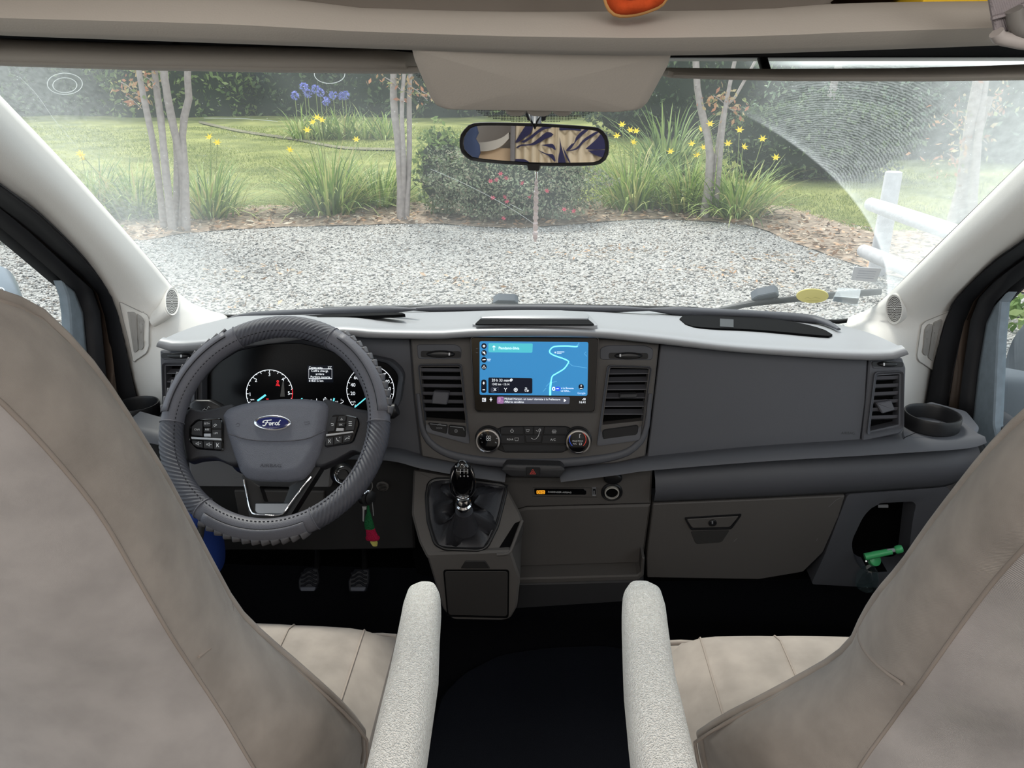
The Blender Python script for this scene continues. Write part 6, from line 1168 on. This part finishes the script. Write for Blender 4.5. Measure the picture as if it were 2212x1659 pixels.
# ------------------------------------------------------------------ seats
def seat(label, sil, ys, seam, ysm, xc, cross, cush, arm, s):
    t = T('captain_seat', label, 'seat', (xc, .75, 0)); n = 30
    A = [V(p) for p in cr([aty(x, y, yy) for (x, y), yy in zip(sil, ys)], n)]; B = [V(p) for p in cr([aty(x, y, yy) for (x, y), yy in zip(seam, ysm)], n)]
    C = [V((2 * xc - p.x, p.y, p.z)) for p in B]; D = [V((2 * xc - p.x, p.y, p.z)) for p in A]
    def patch(name, P, Q, m, nv, k=9, pw=1.0):
        rows = [[p.lerp(q, j / k) + nv * (pw * min(1, (n - 1 - i) / 5) ** .5 * math.sin(math.pi * j / k) ** .7) for j in range(k + 1)] for i, (p, q) in enumerate(zip(P, Q))]
        return loft(name, rows, m, t, sm=180)
    sb = patch('side_bolster', A, B, FABRIC, V((-s * 1, 0, 0)), 9, .022); patch('side_bolster', C, D, FABRIC, V((s, 0, 0)), 9, .022)
    bp = patch('back_panel', B, C, FABRICB, V((0, -1, 0)), 14, .05); patch('front_cushion', D, A, FABRIC, V((0, 1, 0)), 14, .05)
    loft('top_cap', [[a.lerp(d, f) + V((0, 0, .022 * h * math.sin(math.pi * f))) for f in np.linspace(0, 1, 9)] for a, d, h in [(A[-1].lerp(B[-1], g) + V((0, 0, .03 * math.sin(math.pi * g))), D[-1].lerp(C[-1], g) + V((0, 0, .03 * math.sin(math.pi * g))), math.sin(math.pi * g)) for g in (0, .12, .3, .5, .7, .88, 1)]], FABRIC, t, sm=180)
    loft('bottom_cap', [[A[0].lerp(D[0], f) for f in np.linspace(0, 1, 5)], [B[0].lerp(C[0], f) for f in np.linspace(0, 1, 5)]], FABRIC, t)
    tube('piping', A, .006, FABRIC, t, 8); tube('piping', [p + V((0, -.014, 0)) + V((-s * .010, 0, 0)) for p in A], .0022, SEAM, t, 6); tube('piping', B, .0018, SEAM, t, 8); tube('piping', D, .0065, FABRIC, t, 8); tube('piping', C, .0035, SEAM, t, 8)
    i = min(range(n), key=lambda k: abs(A[k].z - cross)); tube('cross_seam', [A[i].lerp(B[i], j / 9) + V((-s * .022 * math.sin(math.pi * j / 9) ** .7, 0, -.02 * j / 9)) for j in range(9)], .0018, SEAM, t, 6)
    # seat cushion
    x0, x1, y0, y1, zt, th = cush; xm, hx = (x0 + x1) / 2, (x1 - x0) / 2; bm = bmesh.new(); nx, ny = 22, 16; top_ = []
    for j in range(ny + 1):
        f = j / ny; y = y0 + (y1 - y0) * f; r_ = []
        for i_ in range(nx + 1):
            g = i_ / nx * 2 - 1; e = max(abs(g) ** 7, max(0, (f - .86) / .14) ** 2.2)
            xk = xm + hx * g; gr = .0035 * (math.exp(-((abs(g) - .40) / .03) ** 2) + math.exp(-((abs(g) - .80) / .03) ** 2))
            r_.append(V((xk, y, zt - .045 * e + .010 * (1 - g * g) - gr)))
        top_.append(r_)
    loft('seat_cushion', top_, FABRIC, t, sm=180)
    ring = [top_[0][i_] for i_ in range(nx + 1)] + [top_[j][nx] for j in range(1, ny + 1)] + [top_[ny][i_] for i_ in range(nx - 1, -1, -1)] + [top_[j][0] for j in range(ny - 1, 0, -1)]
    cc = V((xm, (y0 + y1) / 2, zt)); dn = lambda k, o_: [V((cc.x + (p.x - cc.x) * (1 + o_), cc.y + (p.y - cc.y) * (1 + o_), p.z - k)) for p in ring]
    loft('cushion_border', [ring, dn(.012, .016), dn(.06, .02), [V((p.x, p.y, zt - th)) for p in dn(0, .0)]], FABRIC, t, cu=True, sm=180)
    for g in (-.80, -.40, .40, .80):
        px_ = [top_[j][int(round((g + 1) / 2 * nx))] + V((0, 0, .0012)) for j in range(ny + 1)]; tube('cushion_seam', px_, .0014, SEAM, t, 6)
    tube('cushion_piping', [p + V((0, 0, .001)) for p in top_[ny]], .0045, FABRIC, t, 8)
    box('seat_box', (xm, .80, .155), (.40, .42, .31), DEEP, t, bev=.01)
    # armrest on the aisle side
    L, Rr, zf, zb, yf, yb = arm; rows = []; N = 16
    for j in range(N):
        f = j / (N - 1); y = yb + (yf - yb) * f; z = zb + (zf - zb) * f
        xl = np.interp(y, [p.y for p in L], [p.x for p in L]); xr = np.interp(y, [p.y for p in Rr], [p.x for p in Rr]); e = 1.0
        if f > .86: e = math.sqrt(max(.02, 1 - ((f - .86) / .14) ** 2))
        if f < .05: e = .8
        hz = .042
        rows.append((V(((xl + xr) / 2, y, z - hz + .004 * math.sin(6 * f))), ((xr - xl) / 2 * (.55 + .45 * e), 0, 0), (0, 0, hz * (.45 + .55 * e))))
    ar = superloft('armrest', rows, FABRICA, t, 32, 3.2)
    lathe('armrest_pivot', rows[1][0] + V((-s * -.03, 0, -.01)), (s, 0, 0), [(.03, -.01), (.03, .03), (.025, .035)], BLACKP, ar, 20)
    return t
def edge(pts, z): return sorted([atz(x, y, z) for x, y in pts], key=lambda p: p.y)
silL = [(768, 1690), (784, 1605), (778, 1575), (740, 1530), (700, 1492), (630, 1430), (562, 1372), (505, 1312), (450, 1215), (400, 1122), (350, 1030), (300, 950), (200, 800), (100, 692), (50, 660), (0, 640), (-60, 624), (-150, 612), (-260, 606)]
ysL = list(np.interp(np.linspace(0, 1, len(silL)), [0, .1, .3, .45, .8, 1], [.77, .77, .74, .72, .57, .50]))
semL = [(610, 1790), (575, 1705), (533, 1633), (479, 1542), (420, 1452), (362, 1362), (289, 1235), (217, 1113), (135, 1009), (40, 905), (-60, 815), (-160, 760), (-260, 735)]
ysmL = list(np.interp(np.linspace(0, 1, len(semL)), [0, .3, .6, 1], [.62, .60, .52, .40]))
silR = [(1535, 1690), (1514, 1594), (1524, 1580), (1568, 1551), (1650, 1509), (1712, 1476), (1786, 1435), (1816, 1414), (1845, 1386), (1865, 1344), (1886, 1307), (1910, 1274), (1956, 1221), (2009, 1146), (2075, 1060), (2140, 980), (2212, 905), (2300, 835), (2390, 790), (2490, 765)]
ysR = list(np.interp(np.linspace(0, 1, len(silR)), [0, .1, .3, .5, .8, 1], [.77, .77, .74, .71, .58, .50]))
semR = [(1795, 1790), (1830, 1710), (1861, 1650), (1918, 1571), (1956, 1518), (1993, 1468), (2071, 1357), (2145, 1258), (2212, 1184), (2310, 1085), (2400, 1010), (2490, 955)]
ysmR = list(np.interp(np.linspace(0, 1, len(semR)), [0, .3, .6, 1], [.62, .60, .52, .40]))
seat('beige fabric captain seat in front of the steering wheel, armrest on its aisle side', silL, ysL, semL, ysmL, -.50, .74, (-.72, -.225, .60, 1.02, .505, .14),
     (edge([(868, 1290), (835, 1430), (800, 1560), (778, 1640)], .68), edge([(948, 1300), (944, 1400), (925, 1520), (903, 1650)], .68), .695, .665, .875, .53), -1)
seat('beige fabric captain seat facing the glove box, armrest on its aisle side', silR, ysR, semR, ysmR, .50, .74, (.215, .72, .60, 1.02, .505, .14),
     (edge([(1346, 1295), (1352, 1430), (1366, 1560), (1384, 1650)], .68), edge([(1440, 1295), (1462, 1430), (1492, 1540), (1520, 1640)], .68), .70, .665, .88, .53), 1)
o = slab('floor_mat', [(950, 1500), (1000, 1450), (1080, 1410), (1180, 1395), (1300, 1390), (1370, 1400), (1420, 1800), (860, 1800)], PL((0, 1, 0), (0, 0, 1)), .030, .03, MAT_F, None, r=20, bev=.008); tag(o, 'dark blue black rubber mat on the cab floor between the seats', 'mat')

# ------------------------------------------------------------------ loose things
t = T('spray_bottle', 'clear bottle with bright green trigger head in the dashboard pocket', 'bottle', aty(1885, 1225, 1.42)); yb_ = 1.385
GRN = M('trigger_green', (72, 176, 110), .3, .5)
tube('spray_nozzle', [aty(x, y, yb_) for x, y in ((1868, 1203), (1890, 1198), (1915, 1193), (1926, 1191))], [.0075, .0075, .007, .0065], GRN, t, 14)
tube('trigger_rails', [aty(1916, 1190, yb_), aty(1938, 1187.5, yb_)], .0045, M('rail_grey', (150, 158, 160), .4, .4), t, 10)
lathe('nozzle_cap', aty(1936, 1188, yb_), aty(1948, 1185, yb_) - aty(1936, 1188, yb_), [(.006, -.003), (.0085, 0), (.0088, .008), (.007, .012), (.002, .0135)], GRN, t, 18)
c = aty(1889, 1209, yb_ + .012); lathe('bottle_collar', c, (.25, -.75, .6), [(.012, -.008), (.0135, -.006), (.0135, .003), (.011, .005), (.004, .006)], GRN, t, 22)
lathe('bottle', aty(1880, 1222, yb_ + .03) - V((0, 0, .03)), (-.1, -.3, 1), [(.015, -.03), (.021, -.025), (.022, .0), (.017, .02), (.009, .032)], glass('bottle_clear', (.75, .88, .88), .2, .08), t, 24)
lathe('neck_foil', aty(1872, 1212, yb_ + .004), (.5, -.6, .3), [(.004, 0), (.006, .001), (.004, .003)], CHROME, t, 12)
t = T('bag', 'blue bag with black straps beside the driver footwell', 'bag', aty(432, 1158, 1.20)); BLU = M('bag_blue', (36, 60, 128), .8, .2, bump=(200, .4)); p = aty(425, 1165, 1.22)
superloft('bag_body', [(p + V((-.12, .02, -.03)), (0, .03, 0), (0, 0, .05)), (p + V((-.06, .02, -.03)), (0, .06, 0), (0, 0, .085)), (p + V((.0, .02, -.03)), (0, .055, 0), (0, 0, .075)), (p + V((.028, .02, -.035)), (0, .03, 0), (0, 0, .045))], BLU, t)
for d_ in (0, .024): tube('bag_strap', [p + V((-.03 + d_, -.045, -.10)), p + V((-.012 + d_, -.05, -.03)), p + V((.002 + d_, -.02, .05))], .007, BLACKP, t, 8, flat=((0, -1, 0), .4))
o = slab('sill_trim', [(452, 1210), (473, 1150), (480, 1150), (468, 1225)], LW, .0, .03, DASH, DB, bev=.003)
t = T('orange_cloth', 'orange cloth hanging over the overcab beam above the overhead console', 'cloth', aty(1370, 0, .80)); yo = .80
P1 = [aty(x, y, yo) for x, y in cr([(1300, -60), (1308, -20), (1313, 6), (1324, 24), (1342, 30), (1374, 27), (1405, 18), (1430, 4), (1446, -30), (1452, -60)], 24)]
P0 = [aty(x, y, yo) for x, y in cr([(1330, -60), (1340, -30), (1350, -10), (1358, -2), (1370, -2), (1385, -6), (1400, -12), (1412, -22), (1420, -40), (1424, -60)], 24)]
loft('cloth_fold', [[q + V((0, .02, 0)) for q in P0], [a.lerp(b, .35) + V((0, -.012 + .005 * math.sin(i), 0)) for i, (a, b) in enumerate(zip(P0, P1))], [a.lerp(b, .75) + V((0, -.012, 0)) for a, b in zip(P0, P1)], P1, [q + V((0, .02, .004)) for q in P1]], M('cloth_orange', (186, 74, 36), .9, .1, bump=(120, .4)), t, thick=.002, sm=180)
tube('cloth_hem', P1, .0035, M('cloth_hem', (200, 150, 96), .9, .1), t, 8)
o = box('yellow_folder', aty(2072, -6, .93) + V((0, .05, .03)), (.085, .12, .075), M('folder_yellow', (226, 184, 40), .6, .3), None, bev=.004); tag(o, 'yellow box lying on the overcab shelf beside the grey strap', 'box')
o = superloft('brown_bag', [(aty(1800, -8, .95) + V((0, .05, .035)), (0, .03, 0), (0, 0, .02)), (aty(1850, -8, .95) + V((0, .05, .035)), (0, .05, 0), (0, 0, .04)), (aty(1950, -8, .95) + V((0, .05, .035)), (0, .05, 0), (0, 0, .04)), (aty(1996, -8, .95) + V((0, .05, .035)), (0, .02, 0), (0, 0, .02))], M('bag_brown', (62, 44, 34), .9, .1), None); tag(o, 'dark brown soft bag on the overcab shelf left of the yellow box', 'bag')
t = T('strap_buckle', 'grey webbing strap with plastic buckle hanging from the overcab bay', 'strap', aty(2180, 40, .74)); GS = M('webbing_grey', (148, 140, 142), .9, .1, bump=(260, .5, 'wave')); SP_ = PL(aty(2180, 40, .74), (.1, -.97, -.2))
slab('webbing', [(2134, -60), (2139, 0), (2150, 60), (2152, 72), (2196, 66), (2215, 30), (2300, -60)], SP_, 0, .004, GS, t, bev=.0012)
tube('webbing_hem', [SP_.h(x, y, .002) for x, y in ((2142, 40), (2180, 30), (2215, 8))], .002, GS, t, 6)
tube('buckle', [SP_.h(x, y, .004) for x, y in cr([(2190, 20), (2196, 52), (2210, 66), (2230, 64), (2300, 60)], 14)], .007, M('buckle_grey', (120, 116, 112), .5, .4), t, 10)
tube('buckle_bar', [SP_.h(x, y, .003) for x, y in cr([(2152, 70), (2160, 82), (2180, 86), (2212, 92), (2300, 98)], 14)], .006, M('buckle_pale', (170, 162, 158), .5, .4), t, 10)

# lettering: fit the measured widths, then turn every text into plain mesh
bpy.context.view_layer.update()
for o, w in TEXTS:
    d = o.dimensions.x
    if d > 1e-6: o.scale.x *= w / d
bpy.context.view_layer.update(); dg = bpy.context.evaluated_depsgraph_get()
for o in [q for q in SC.objects if q.type == 'FONT']:
    me = bpy.data.meshes.new_from_object(o.evaluated_get(dg)); n = bpy.data.objects.new('lettering', me); COL.objects.link(n)
    n.parent = o.parent; n.matrix_parent_inverse = o.matrix_parent_inverse.copy(); n.matrix_basis = o.matrix_basis.copy()
    bpy.data.objects.remove(o)
